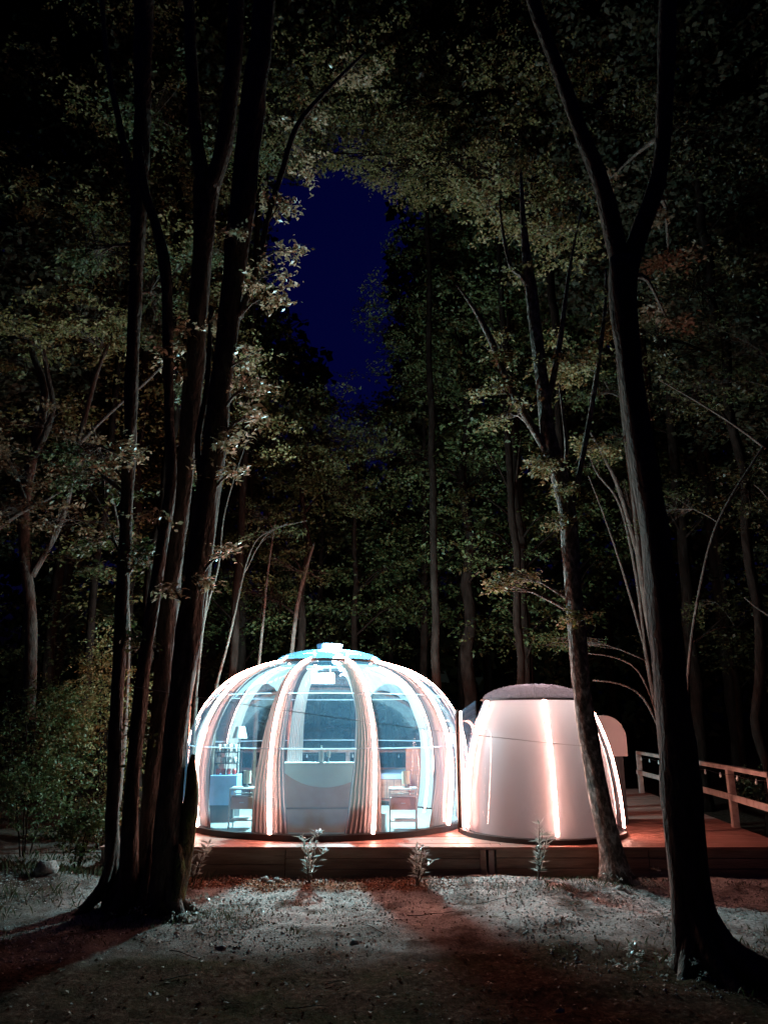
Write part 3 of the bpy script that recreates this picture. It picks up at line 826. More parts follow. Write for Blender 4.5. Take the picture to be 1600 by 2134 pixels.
TA = Tree('multi_stem_tree', (-2.6, 8.4, 0), 'black clump of five tall stems rising from one foot at the left', bark='bark')
TA.stem([(230, 1898, 46), (233, 1840, 34), (236, 1700, 29), (242, 1500, 27), (252, 1300, 26), (262, 1100, 26), (272, 900, 25), (276, 750, 25), (284, 560, 26), (292, 400, 30), (298, 200, 34), (300, 0, 38), (302, -160, 38)], d=8.5, bump=.15, step=.09)
TA.stem([(290, 425, 20), (268, 345, 17), (250, 260, 15), (225, 130, 12), (210, -40, 10)], 'branch', 8, d=8.5)
TA.stem([(266, 1900, 54), (268, 1840, 38), (272, 1700, 32), (288, 1500, 30), (306, 1350, 28), (336, 1150, 25), (356, 1000, 22), (353, 880, 20), (350, 700, 20), (345, 560, 22), (325, 470, 20), (302, 400, 18), (290, 300, 12)], d=8.3, bump=.15, step=.09)
TA.stem([(306, 1898, 58), (308, 1830, 43), (312, 1700, 37), (332, 1500, 35), (348, 1300, 35), (368, 1120, 37), (390, 950, 38), (405, 780, 37), (415, 620, 39), (425, 480, 43), (432, 385, 50)], d=8.6, n=22, bump=.15, step=.09)
TA.stem([(430, 400, 38), (412, 310, 28), (402, 180, 25), (394, 0, 24), (388, -140, 22)], 'branch', 10, d=8.6)
TA.stem([(436, 400, 40), (462, 320, 35), (480, 200, 36), (490, 80, 34), (496, -120, 30)], 'branch', 10, d=8.6)
TA.stem([(338, 1900, 74), (342, 1840, 58), (349, 1740, 52), (361, 1600, 51), (381, 1420, 48), (402, 1250, 48), (424, 1080, 49), (446, 930, 48), (462, 790, 45), (482, 620, 46), (500, 470, 48), (515, 340, 50), (530, 200, 48), (548, 50, 46), (562, -140, 42)], d=8.15, n=24, bump=.15, step=.09)
TA.stem([(498, 660, 18, 8.1), (535, 560, 12, 8.1), (560, 450, 12, 8.2), (590, 350, 13, 8.3), (620, 262, 12, 8.4), (680, 190, 9, 8.6), (760, 110, 5, 9)], 'branch', 8)
TA.stem([(430, 1060, 16, 8.2), (412, 930, 14, 8.2), (432, 800, 12, 8.2), (440, 640, 10, 8.2)], 'branch', 8)
TA.stem([(356, 1880, 56), (376, 1800, 42), (391, 1720, 34), (401, 1650, 26), (400, 1600, 18), (403, 1572, 8)], 'mossy_stub', 12, M['bark_moss'], d=8.2, bump=.18, step=.07)
TA.stem([(352, 1895, 46), (370, 1862, 32), (376, 1815, 24), (370, 1760, 12)], 'mossy_root', 12, M['bark_moss'], d=8.05, bump=.18, step=.07)
rp = []
for (px, d_, h, r, dx, dy) in [(228, 8.5, .4, .10, -.32, -.08), (228, 8.45, .45, .10, -.3, -.4), (262, 8.3, .38, .11, -.10, -.36), (306, 8.3, .38, .11, .0, -.4), (345, 8.15, .5, .15, .3, -.3), (345, 8.2, .4, .1, .42, .05), (300, 8.4, .3, .16, .0, -.2), (250, 8.45, .3, .13, -.1, -.2)]:
    rp.append(((px - 800) * mpp(px, 1880, d_), d_, h, r, dx, dy))
clump_base(TA, rp)
TA.foliage([(600, 427, 8.3, 60, 9, 16, .3), (590, 512, 8.3, 36, 8, 10, .25), (570, 566, 8.2, 30, 8, 9, .25), (535, 628, 8.2, 45, 12, 16, .3), (500, 520, 8.0, 30, 30, 12, .3), (520, 742, 8.1, 40, 9, 11, .25), (520, 822, 8.1, 48, 11, 20, .3),
            (515, 868, 8.1, 34, 7, 8, .25), (500, 905, 8.0, 30, 8, 9, .25), (490, 930, 8, 30, 12, 10, .25), (470, 982, 8.0, 28, 6, 7, .2), (460, 1138, 7.9, 34, 5, 8, .2), (380, 700, 8.4, 25, 30, 12, .3), (450, 700, 8.4, 22, 60, 20, .3), (365, 760, 8.5, 22, 40, 12),
            (420, 1000, 8.2, 18, 40, 10, .3), (360, 1230, 8.0, 40, 14, 10, .3), (300, 1065, 8.2, 40, 12, 9, .3), (225, 955, 8.2, 40, 10, 9, .3), (280, 940, 8.3, 34, 16, 12, .3), (430, 1215, 8.2, 30, 10, 6, .3),
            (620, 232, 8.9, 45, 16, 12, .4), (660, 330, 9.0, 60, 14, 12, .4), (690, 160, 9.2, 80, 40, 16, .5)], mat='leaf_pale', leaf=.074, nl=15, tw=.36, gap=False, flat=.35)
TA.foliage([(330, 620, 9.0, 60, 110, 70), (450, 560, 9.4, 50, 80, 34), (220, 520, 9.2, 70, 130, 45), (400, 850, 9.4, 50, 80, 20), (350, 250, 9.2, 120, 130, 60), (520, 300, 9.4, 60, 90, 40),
            (190, 1000, 9.0, 110, 40, 34), (130, 940, 9.2, 100, 36, 34), (330, 1180, 8.8, 50, 60, 24), (300, 1350, 8.8, 50, 70, 22), (300, 1550, 8.8, 45, 90, 34), (230, 1150, 9, 60, 70, 26)], mat='leaf_green', leaf=.072, nl=14, tw=.42, flat=.4)

TB = Tree('forked_tree', (2.56, 6.55, 0), 'tall black forked tree in the right foreground, its foot flaring into roots', bark='bark')
TB.stem([(1462, 2060, 160), (1453, 1990, 112), (1446, 1930, 94), (1439, 1850, 85), (1424, 1700, 78), (1408, 1550, 74), (1392, 1400, 66), (1378, 1250, 62), (1362, 1100, 58), (1345, 980, 54), (1325, 850, 50), (1308, 720, 50), (1298, 620, 54), (1301, 545, 60)], d=6.55, n=24)
TB.stem([(1297, 575, 42), (1275, 470, 38), (1250, 380, 34), (1215, 290, 30), (1190, 220, 28), (1160, 140, 28), (1130, 60, 28), (1105, -20, 28), (1075, -150, 26)], 'branch', 12, d=6.55)
TB.stem([(1304, 580, 40), (1335, 480, 38), (1360, 410, 36), (1378, 330, 34), (1385, 220, 34), (1388, 100, 36), (1392, -150, 36)], 'branch', 12, d=6.55)
clump_base(TB, [(2.50, 6.5, .42, .16, .42, -.28), (2.46, 6.5, .45, .17, .12, -.42), (2.52, 6.6, .45, .16, .62, .05), (2.42, 6.5, .35, .12, -.20, -.22), (2.52, 6.45, .36, .14, .5, -.55), (2.5, 6.6, .4, .15, .3, -.5)])
TB.foliage([(1340, 440, 7.6, 30, 60, 14, .3), (1395, 510, 7.8, 50, 45, 30, .4), (1270, 370, 7.7, 20, 24, 6, .2), (1380, 650, 8, 60, 60, 24)], mat='leaf_rust', leaf=.07, nl=12, tw=.3, twigs=False)

TC = Tree('leaning_tree', (2.95, 9.42, .08), 'slender leaning tree with pink lit left edge, standing against the small dome', bark='bark_mottled')
TC.stem([(1288, 1850, 96), (1282, 1815, 66), (1275, 1780, 54), (1262, 1720, 47), (1245, 1640, 42), (1230, 1560, 40), (1216, 1470, 38), (1206, 1380, 38), (1198, 1280, 36), (1190, 1180, 36), (1182, 1080, 36), (1172, 1020, 38), (1155, 960, 36), (1140, 900, 30), (1132, 820, 28), (1122, 740, 26), (1112, 660, 24), (1105, 590, 24), (1095, 520, 18), (1088, 430, 10), (1085, 360, 5)], d=9.42, n=18)
TC.stem([(1162, 985, 22), (1120, 910, 16), (1085, 850, 16), (1055, 790, 14), (1030, 725, 14), (1008, 680, 12), (985, 640, 8), (950, 592, 3)], 'branch', 8, d=9.42)
TC.stem([(1188, 1065, 14), (1208, 980, 12), (1225, 890, 11), (1240, 800, 11), (1252, 710, 10), (1260, 640, 7), (1262, 560, 4)], 'branch', 8, d=9.42)
TC.stem([(1136, 860, 14), (1152, 790, 13), (1166, 710, 12), (1175, 640, 10), (1190, 540, 6), (1210, 440, 4)], 'branch', 8, d=9.42)
TC.stem([(1108, 610, 14), (1085, 575, 11), (1065, 560, 9), (1050, 500, 7), (1040, 420, 4)], 'branch', 8, d=9.42)
TC.stem([(1170, 1005, 9), (1180, 940, 8), (1172, 860, 6), (1165, 800, 3)], 'branch', 6, d=9.5)
TC.foliage([(1030, 420, 9.6, 80, 50, 60, .5), (1120, 500, 9.8, 110, 60, 110, .6), (1090, 400, 10, 90, 60, 60, .6), (1200, 420, 10, 80, 80, 60, .6), (1000, 400, 9.5, 40, 20, 16, .3), (1100, 570, 9.6, 60, 12, 16, .3),
            (1060, 720, 9.5, 40, 50, 24, .3), (1180, 720, 9.8, 60, 80, 60, .5), (1240, 640, 9.8, 40, 90, 34, .4), (1030, 815, 9.5, 46, 12, 20, .3), (1060, 860, 9.5, 40, 22, 18, .3), (1200, 770, 9.7, 80, 12, 30, .4),
            (1120, 980, 9.5, 34, 40, 34, .4), (1220, 940, 9.7, 60, 30, 34, .4), (1160, 1010, 9.3, 30, 30, 18, .3), (1160, 1110, 9.3, 22, 40, 10, .3),
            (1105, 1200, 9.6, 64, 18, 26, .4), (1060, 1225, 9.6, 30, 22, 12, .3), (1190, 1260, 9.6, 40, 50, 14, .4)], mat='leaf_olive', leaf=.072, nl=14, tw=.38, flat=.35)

# ------------------------------------------------------------------ thin saplings and lit branches around the domes
def sapling(name, base_d, stems, label, fol=None, bark='bark_pale', mat='leaf_green', group=None, gap=True):
    b = U(stems[0][0][0], stems[0][0][1], base_d)
    t = Tree(name, (b.x, base_d, gh(b.x, base_d)), label, 'sapling', group, 'bark_pale')
    first = stems[0][0]
    t.stem([(b.x, base_d, gh(b.x, base_d) - .05, first[2] * .6 * mpp(first[0], first[1], base_d)), (b.x, base_d, b.z * .5, first[2] * .55 * mpp(first[0], first[1], base_d)), (*b, first[2] * .5 * mpp(first[0], first[1], base_d))], 'trunk', 7, world=True)
    for i, st in enumerate(stems): t.stem([(p[0], p[1], p[2] * .72) for p in st], 'trunk' if i == 0 else 'branch', 7, d=base_d, bump=.06)
    if fol: t.foliage(fol, mat=mat, leaf=.055, nl=14, tw=.36, gap=gap)
    return t
sapling('sapling', 13.0, [[(1382, 1560, 12), (1345, 1360, 12), (1325, 1200, 10), (1290, 1050, 8), (1240, 980, 6), (1215, 900, 4)], [(1340, 1340, 8), (1300, 1200, 7), (1260, 1080, 5), (1225, 990, 3)]],
        'pale double-stemmed sapling rising behind the small dome', [(1260, 960, 13, 70, 50, 60), (1200, 1330, 13, 90, 22, 34), (1310, 1060, 13, 40, 60, 24)])
sapling('sapling', 12.6, [[(1400, 1600, 16), (1375, 1430, 18), (1350, 1290, 20), (1330, 1150, 20), (1315, 1000, 18), (1300, 880, 14), (1285, 740, 10)], [(1330, 1160, 14), (1290, 1020, 14), (1262, 960, 10), (1230, 900, 8)]],
        'thick pale sapling half hidden by the black forked tree', [(1260, 800, 13, 60, 70, 60), (1320, 900, 13, 60, 40, 40)])
sapling('sapling', 12.2, [[(1382, 1540, 7), (1340, 1455, 7), (1290, 1425, 6), (1235, 1418, 4)], [(1370, 1490, 6), (1330, 1400, 5), (1280, 1370, 4), (1225, 1362, 3)]], 'bare sapling arching low over the small dome roof', None)
sapling('sapling', 11.0, [[(1426, 1570, 10), (1432, 1420, 10), (1446, 1290, 9), (1480, 1130, 9), (1520, 1040, 8), (1570, 960, 7), (1600, 910, 6), (1640, 820, 5)], [(1595, 935, 8), (1520, 880, 6), (1440, 830, 5), (1370, 790, 3)], [(1440, 1340, 4), (1490, 1310, 3), (1530, 1305, 2)]],
        'thin curved sapling right of the black forked tree', [(1480, 800, 12, 90, 60, 50), (1430, 1250, 12, 36, 60, 26), (1380, 1060, 12, 60, 60, 40), (1540, 700, 12, 80, 80, 50)])
sapling('sapling', 11.5, [[(1640, 1330, 8), (1600, 1282, 7), (1570, 1262, 5), (1550, 1245, 3)], [(1640, 1130, 8), (1600, 1040, 5), (1570, 1010, 3)]], 'bare sapling leaning in at the far right edge', None)
for i, (b, st, fl_, lb) in enumerate([
        (11.8, [[(408, 1455, 9), (420, 1330, 9), (442, 1150, 8), (462, 1000, 6), (480, 880, 4)], [(416, 1350, 6), (430, 1230, 5), (436, 1120, 3)]], [(430, 1010, 12, 50, 40, 24)], 'thin pink lit sapling just right of the black clump'),
        (12.2, [[(395, 1470, 8), (428, 1280, 8), (455, 1180, 7), (470, 1060, 5), (520, 900, 3)]], None, 'second thin sapling between clump and dome'),
        (12.8, [[(452, 1425, 8), (480, 1320, 7), (512, 1180, 6), (540, 1120, 4), (600, 1090, 3)], [(512, 1190, 4), (560, 1110, 3), (640, 1085, 2)]], [(560, 1110, 13, 80, 16, 14)], 'sapling arching right above the left of the dome'),
        (14.5, [[(607, 1370, 12), (620, 1260, 12), (640, 1180, 9), (655, 1130, 5)]], [(620, 1180, 15, 90, 60, 34)], 'dim sapling behind the top left of the big dome'),
        (14.0, [[(538, 1400, 9), (548, 1300, 8), (560, 1180, 6), (575, 1080, 3)]], [(540, 1060, 14, 60, 70, 30)], 'dim thin sapling over the left shoulder of the dome'),
        (11.5, [[(262, 1500, 12), (268, 1300, 11), (250, 1120, 10), (220, 980, 8), (190, 880, 5)], [(255, 1160, 6), (215, 1060, 5), (180, 1010, 3)]], [(200, 1250, 11.5, 60, 60, 24), (120, 1180, 11.5, 90, 60, 34)], 'reddish sapling left of the black clump')]):
    sapling('sapling', b, st, lb, fl_, gap=True)
# left middle distance: pale spreading trees
TL = Tree('spreading_tree', (-5.6, 11.6, .15), 'pale spreading tree at the left edge with forked limbs', bark='bark_pale')
TL.stem([(60, 1500, 26), (66, 1300, 24), (50, 1100, 22), (70, 950, 18), (95, 820, 16), (70, 740, 12), (55, 660, 8)], d=11.6)
TL.stem([(70, 960, 16), (110, 860, 12), (100, 780, 10), (85, 700, 8)], 'branch', 8, d=11.5)
TL.stem([(66, 1200, 16), (130, 1080, 12), (170, 900, 12), (205, 770, 9), (235, 700, 6)], 'branch', 8, d=11.6)
TL.stem([(60, 1150, 14), (20, 1060, 14), (-30, 1120, 14)], 'branch', 8, d=11.6)
TL.stem([(-40, 1130, 12), (40, 1070, 10), (100, 1040, 6), (150, 1010, 3)], 'branch', 8, d=11.2)
TL.stem([(160, 930, 8), (230, 860, 7), (300, 800, 6), (360, 740, 4)], 'branch', 8, d=11.6)
TL.foliage([(150, 660, 11.2, 90, 26, 80, .8), (60, 690, 11.2, 80, 30, 70, .8), (200, 700, 11.3, 60, 36, 60, .7), (230, 620, 11.8, 60, 60, 40, .8), (30, 740, 11.4, 60, 30, 30, .7)], mat='leaf_olive', leaf=.075, nl=14, tw=.36, flat=.35)
TL.foliage([(60, 950, 11.2, 90, 60, 60, .8), (150, 940, 11.2, 90, 40, 46, .8), (30, 1050, 11.2, 60, 60, 40), (160, 1080, 11.2, 90, 50, 34), (100, 880, 11.5, 90, 40, 34)], mat='leaf_rust', leaf=.075, nl=13, tw=.36, flat=.4)

# bushes at the left
def bush(x, y, r, h, n, label, mat='leaf_green', nm='bush'):
    z0 = gh(x, y)
    t = Tree(nm, (x, y, z0), label, 'bush', None, 'bark_dim'); n = int(n * 1.7)
    rg = RG
    for k in range(4):
        a = rg.uniform(0, 6.28); q = rg.uniform(.2, .8) * r
        t.stem([(x + q * .1 * math.cos(a), y + q * .1 * math.sin(a), z0 - .05, .012), (x + q * .5 * math.cos(a), y + q * .5 * math.sin(a), z0 + h * .4, .009), (x + q * math.cos(a), y + q * math.sin(a), z0 + h * .85, .006)], 'stem', 5, world=True, bump=0, step=.3)
    k = max(6, n // 14)
    q = rg.normal(0, 1, (k, 3)); q /= np.linalg.norm(q, axis=1)[:, None]; q *= rg.uniform(.4, 1, (k, 1))
    C = q[rg.integers(0, k, n)] * .85 + rg.normal(0, .16, (n, 3))
    C = C * np.array([r, r, h * .5]) + np.array([x, y, z0 + h * .52]); C = C[C[:, 2] > z0 + .04]
    V, nn, C2, _ = leaves(C, rg, .055, 15, .3, .5, .5, True)
    o = quadmesh('foliage', V - np.array(t.base), nn, M[mat], t.root); o['kind'] = 'stuff'
bush(-4.9, 11.0, 1.0, 2.6, 360, 'tall leafy bush left of the black clump')
bush(-4.2, 11.8, .9, 3.3, 320, 'taller bush directly behind the black clump', 'leaf_olive')
bush(-6.2, 11.6, 1.1, 1.9, 300, 'dark rounded bush at the left edge', 'leaf_dark')
bush(-3.9, 10.2, .55, 1.0, 130, 'low bright bush at the foot of the clump')
bush(-3.6, 13.4, .8, 2.2, 160, 'dim bush behind the left end of the deck', 'leaf_dark')
bush(6.6, 13.0, .8, 1.3, 160, 'dim bush behind the right railing', 'leaf_dark')

# ------------------------------------------------------------------ forest behind
def forest_tree(x, y, h, cb, cr, n, label, mat='leaf_green', r0=.14, lean=0, leaf=.11, group='trees of the dark forest behind', low=0):
    z0 = gh(x, y)
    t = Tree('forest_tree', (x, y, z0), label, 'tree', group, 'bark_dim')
    lx = x + lean * h
    t.stem([(x, y, z0 - .1, r0 * 1.3), (x, y, z0 + .5, r0), (x + lean * h * .4, y, z0 + h * .4, r0 * .75), (x + lean * h * .8, y, z0 + h * .75, r0 * .4), (lx, y, z0 + h * .97, r0 * .1)], 'trunk', 9, world=True, step=.6, wob=.09)
    rg = RG
    k = max(14, n // 16)
    zz = rg.uniform(0, 1, k) ** .9
    prof = np.sin(np.clip(zz * .92 + .08, 0, 1) * np.pi) ** .6 * cr
    a = rg.uniform(0, 2 * np.pi, k); q = np.sqrt(rg.uniform(.05, 1, k)) * prof
    C0 = np.stack([x + lean * (cb + zz * (h - cb)) + q * np.cos(a), y + q * np.sin(a) * .9, z0 + cb + zz * (h - cb)], 1)
    # one limb per clump
    mb = MB()
    for c in C0[::2]:
        zb = max(z0 + cb * .7, c[2] - .45 * math.hypot(c[0] - x, c[1] - y) - .3)
        xb = x + lean * (zb - z0)
        mb.tube([(xb, y, zb), ((xb + c[0]) / 2, (y + c[1]) / 2, (zb + c[2]) / 2 + .15), tuple(c)], [.035, .022, .006], 4, False)
    t._obj('branches', mb.V, mb.F, t.bark)['kind'] = 'stuff'
    C = C0[rg.integers(0, k, n)] + rg.normal(0, 1, (n, 3)) * np.array([.62, .62, .12]) * (cr / 3) ** .5
    V, nn, C2, _ = leaves(C, rg, leaf, 12, .7, .34, .6, True)
    o = quadmesh('crown', V - np.array(t.base), nn, M[mat], t.root); o['kind'] = 'stuff'
    return t
FT = [  # x, y, height, crown base, crown radius, sprays, mat, lean, label
    (-.75, 18.5, 9.5, 3.6, 1.7, 420, 'leaf_green', .0, 'dim forest tree whose trunk stands above the big dome cap'),
    (1.05, 20.0, 13, 4.2, 2.2, 620, 'leaf_green', .01, 'dim forest tree rising between the two domes'),
    (2.95, 15.8, 14, 3.4, 2.1, 800, 'leaf_green', .0, 'green forest tree behind the small dome'),
    (-3.3, 17.5, 15, 3.2, 2.0, 800, 'leaf_green', -.02, 'green forest tree behind the left shoulder of the big dome'),
    (-5.4, 15.8, 17, 4, 2.3, 900, 'leaf_olive', -.02, 'olive forest tree high above the left saplings'),
    (4.9, 19.5, 18, 4.0, 2.6, 900, 'leaf_green', .02, 'tall forest tree right of the sky gap'),
    (6.9, 17.0, 19, 3.0, 2.6, 800, 'leaf_dark', .02, 'dark forest tree above the right railing'),
    (8.3, 14.0, 17, 2.5, 2.3, 600, 'leaf_dark', .0, 'dark tree at the right edge of the forest'),
    (-7.8, 17.5, 19, 3.0, 2.8, 800, 'leaf_dark', .0, 'dark forest tree at the far left'),
    (-2.0, 23.0, 12, 3.5, 2.4, 500, 'leaf_dark', .0, None), (2.6, 25.0, 19, 4, 2.6, 700, 'leaf_dark', .0, None),
    (.2, 27.0, 14, 3, 2.6, 500, 'leaf_dark', 0, None), (-5.5, 23.0, 22, 3, 3, 800, 'leaf_dark', 0, None), (6.3, 24.0, 24, 3, 3.2, 900, 'leaf_dark', 0, None),
    (-9.5, 22.0, 24, 3, 3.3, 800, 'leaf_dark', 0, None), (10, 22.0, 24, 3, 3.2, 800, 'leaf_dark', 0, None), (-12.5, 26, 26, 3, 3.5, 700, 'leaf_dark', 0, None),
    (13.5, 27, 27, 3, 3.6, 700, 'leaf_dark', 0, None), (-6.8, 30, 26, 4, 3.2, 600, 'leaf_dark', 0, None), (4.2, 31, 27, 4, 3.4, 700, 'leaf_dark', 0, None), (9, 30, 30, 4, 3.6, 600, 'leaf_dark', 0, None), (-8.5, 31, 30, 4, 3.6, 600, 'leaf_dark', 0, None),
    (-1.2, 33, 13, 3, 3.2, 400, 'leaf_dark', 0, None), (1.6, 36, 16, 3, 3.2, 500, 'leaf_dark', 0, None)]
def place_words(x, y):
    s_ = 'behind the big dome' if -3 < x < .6 else ('behind the gap between the domes' if x < 2 else ('behind the small dome' if x < 4 else 'right of the domes')) if x > -3 else 'left of the domes'
    px = 800 + 1541 * x / y
    w = 'near the left edge' if px < 250 else 'left of centre' if px < 560 else 'at centre left' if px < 760 else 'at centre right' if px < 950 else 'right of centre' if px < 1250 else 'near the right edge' if px < 1450 else 'at the far right edge'
    return '%s dark tree %s, %s' % ({0: 'near', 1: 'deep', 2: 'very deep', 3: 'farthest'}[0 if y < 23 else 1 if y < 26 else 2 if y < 30.5 else 3] + (' slim' if cr < 2.5 else ' broad' if cr > 3.4 else ''), w, s_)
for (x, y, h, cb, cr, n, mt, ln, lb) in FT:
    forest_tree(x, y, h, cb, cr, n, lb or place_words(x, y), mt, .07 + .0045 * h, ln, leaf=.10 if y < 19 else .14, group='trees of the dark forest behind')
# canopy trees whose limbs roof the clearing above the sky gap
CT = [((3.35, 13.6), 15.5, 'tall tree behind the leaning tree whose boughs hang above the sky gap',
       [(720, 230, 12.5, 150, 70, 150, 1.5), (860, 300, 12.8, 130, 60, 150, 1.4), (980, 220, 13, 140, 110, 160, 1.5), (820, 340, 12.5, 70, 30, 50, .8), (950, 360, 12.6, 90, 40, 60, .9), (880, 130, 13, 170, 90, 130, 1.6), (1120, 260, 13, 120, 110, 120, 1.4), (1060, 90, 13, 150, 90, 90, 1.5), (1250, 200, 13, 120, 150, 90), (640, 310, 12.5, 60, 22, 30, .7), (740, 345, 12.5, 60, 16, 30, .7)], 'leaf_olive'),
      ((-4.1, 12.9), 15.0, 'tall tree behind the black clump with boughs reaching over it',
       [(560, 190, 12.0, 110, 70, 90, 1.2), (420, 300, 12, 120, 110, 130, 1.3), (250, 380, 12, 130, 120, 130, 1.3), (120, 480, 12, 110, 100, 70, 1.2), (420, 560, 12, 110, 80, 110, 1.0), (300, 120, 12, 150, 110, 70, 1.3), (120, 250, 12, 140, 150, 60, 1.4), (520, 640, 12.5, 60, 60, 60, .7), (500, 770, 12.5, 80, 70, 70, .8), (240, 560, 12, 80, 60, 50), (500, 930, 13, 100, 80, 70)], 'leaf_olive'),
      ((6.2, 12.6), 15.0, 'dark tree at the right edge reaching into the top corner',
       [(1450, 620, 11.5, 110, 110, 90), (1560, 420, 11.5, 110, 150, 60), (1450, 250, 11.5, 150, 150, 60), (1500, 80, 11.5, 160, 120, 50), (1460, 850, 12, 110, 90, 70), (1550, 1050, 12, 90, 110, 60), (1380, 700, 12, 70, 90, 60)], 'leaf_dark')]
for (xy, h, lb, sp, mt) in CT:
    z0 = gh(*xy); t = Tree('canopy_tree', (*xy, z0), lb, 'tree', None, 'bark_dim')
    t.stem([(xy[0], xy[1], z0 - .1, .12), (xy[0], xy[1], z0 + 1, .09), (xy[0] + .1, xy[1] - .2, z0 + h * .5, .08), (xy[0] - .1, xy[1] - .3, z0 + h * .85, .08), (xy[0], xy[1] - .4, z0 + h, .03)], 'trunk', 12, world=True, step=.3, wob=.2)
    t.foliage(sp, mat=mt, leaf=.075, nl=15, tw=.46, flat=.4)
# dim middle-distance boughs around the gap's right side
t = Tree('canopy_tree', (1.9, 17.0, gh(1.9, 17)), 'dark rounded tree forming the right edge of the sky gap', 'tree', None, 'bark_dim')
t.stem([(1.9, 17, -.1, .2), (1.9, 17, 3, .15), (1.95, 17, 8, .11), (1.9, 17, 13, .05)], 'trunk', 10, world=True, step=.5, wob=.2)
t.foliage([(900, 500, 16.5, 90, 90, 110, 1.2), (860, 640, 16.5, 110, 80, 130, 1.2), (950, 760, 16.5, 110, 80, 120, 1.2), (850, 800, 16.5, 110, 70, 90), (940, 640, 16, 70, 80, 60), (780, 700, 16.5, 60, 50, 50, 1), (1010, 560, 16, 60, 90, 50), (820, 930, 16.5, 120, 70, 90), (960, 1000, 16, 100, 80, 80), (1010, 1150, 16, 90, 60, 50)], mat='leaf_green', leaf=.085, nl=14, tw=.5, flat=.4)
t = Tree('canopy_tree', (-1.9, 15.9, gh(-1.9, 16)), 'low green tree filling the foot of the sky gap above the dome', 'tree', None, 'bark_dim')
t.stem([(-1.9, 15.9, -.1, .12), (-1.9, 15.9, 2, .1), (-1.8, 16, 5, .07), (-1.7, 16, 8.4, .03)], 'trunk', 10, world=True, step=.5, wob=.2)
t.foliage([(660, 860, 16, 80, 60, 80, 1), (560, 830, 16, 80, 80, 90, 1), (640, 980, 16, 110, 70, 110, 1), (540, 1000, 16, 90, 60, 70, 1), (730, 1010, 16, 90, 60, 70, 1), (700, 920, 16, 80, 50, 50, 1), (600, 1120, 16, 110, 50, 60, 1), (560, 1250, 15, 70, 50, 40, 1)], mat='leaf_green', leaf=.085, nl=14, tw=.5, flat=.4)

for i, (x, y, h, cb, lb) in enumerate([(-8.5, 13.5, 20, 7.5, 'tall dark tree filling the top left corner'), (-5.6, 13.8, 20, 10, 'tall dark tree above the left spreading tree'), (-2.8, 13.6, 20.5, 13.8, 'tall tree whose high crown roofs the black clump'),
        (1.0, 14.2, 21.5, 14.6, 'tall slender tree whose high crown closes the top middle'), (2.6, 14.0, 21, 13.4, 'tall slender tree behind the small dome with a very high crown'), (5.4, 13.6, 20, 10.5, 'tall dark tree above the deck railing'), (8.0, 13.0, 19, 7.0, 'tall dark tree filling the top right corner'), (10.0, 16, 22, 5, 'dark tree beyond the right edge of the clearing'), (-10.5, 16.5, 23, 5, 'dark tree beyond the left edge of the clearing'),
        (-12, 18.5, 26, 8, 'far tall dark tree behind the left corner'), (-6.8, 18.5, 27, 12, 'far tall dark tree high over the left side'), (-3.6, 18.8, 28, 18.5, 'very tall far tree showing only its crown above the gap'), (3.6, 18.2, 27, 15, 'far tall dark tree high over the small dome'), (8.6, 18.2, 27, 10, 'far tall dark tree high over the railing'), (13, 18, 26, 7, 'far tall dark tree behind the right corner')]):
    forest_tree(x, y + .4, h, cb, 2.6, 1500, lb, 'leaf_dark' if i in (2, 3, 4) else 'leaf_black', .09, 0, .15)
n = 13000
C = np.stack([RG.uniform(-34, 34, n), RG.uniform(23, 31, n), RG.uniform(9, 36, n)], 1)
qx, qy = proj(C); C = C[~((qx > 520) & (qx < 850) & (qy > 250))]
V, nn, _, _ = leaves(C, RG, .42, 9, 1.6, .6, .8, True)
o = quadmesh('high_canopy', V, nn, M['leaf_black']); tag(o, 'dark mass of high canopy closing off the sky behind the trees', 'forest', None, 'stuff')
# far wood as one mass
n = 15000
X = RG.uniform(-60, 60, n); Y = RG.uniform(38, 56, n); Hm = np.array([15.5 if -4 < x / y * 46 < .8 else 34 for x, y in zip(X, Y)]) 
Z = RG.uniform(0, 1, n) ** .8 * Hm + .05 * (Y - 22)
V, nn, _, _ = leaves(np.stack([X, Y, Z], 1), RG, .75, 8, 2.2, .7, .8, True)
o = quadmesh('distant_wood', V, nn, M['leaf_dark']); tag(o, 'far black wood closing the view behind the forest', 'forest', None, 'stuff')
n = 5200
a_ = RG.uniform(math.pi * .98, math.pi * 2.02, n); q_ = RG.uniform(15, 26, n)
V, nn, _, _ = leaves(np.stack([q_ * np.cos(a_) * 1.3, q_ * np.sin(a_) * .9 + 2, RG.uniform(0, 1, n) * 22], 1), RG, .75, 8, 2.2, .7, .8, False)
o = quadmesh('distant_wood', V, nn, M['leaf_dark']); tag(o, 'dark wood around the near side of the clearing', 'forest', None, 'stuff')

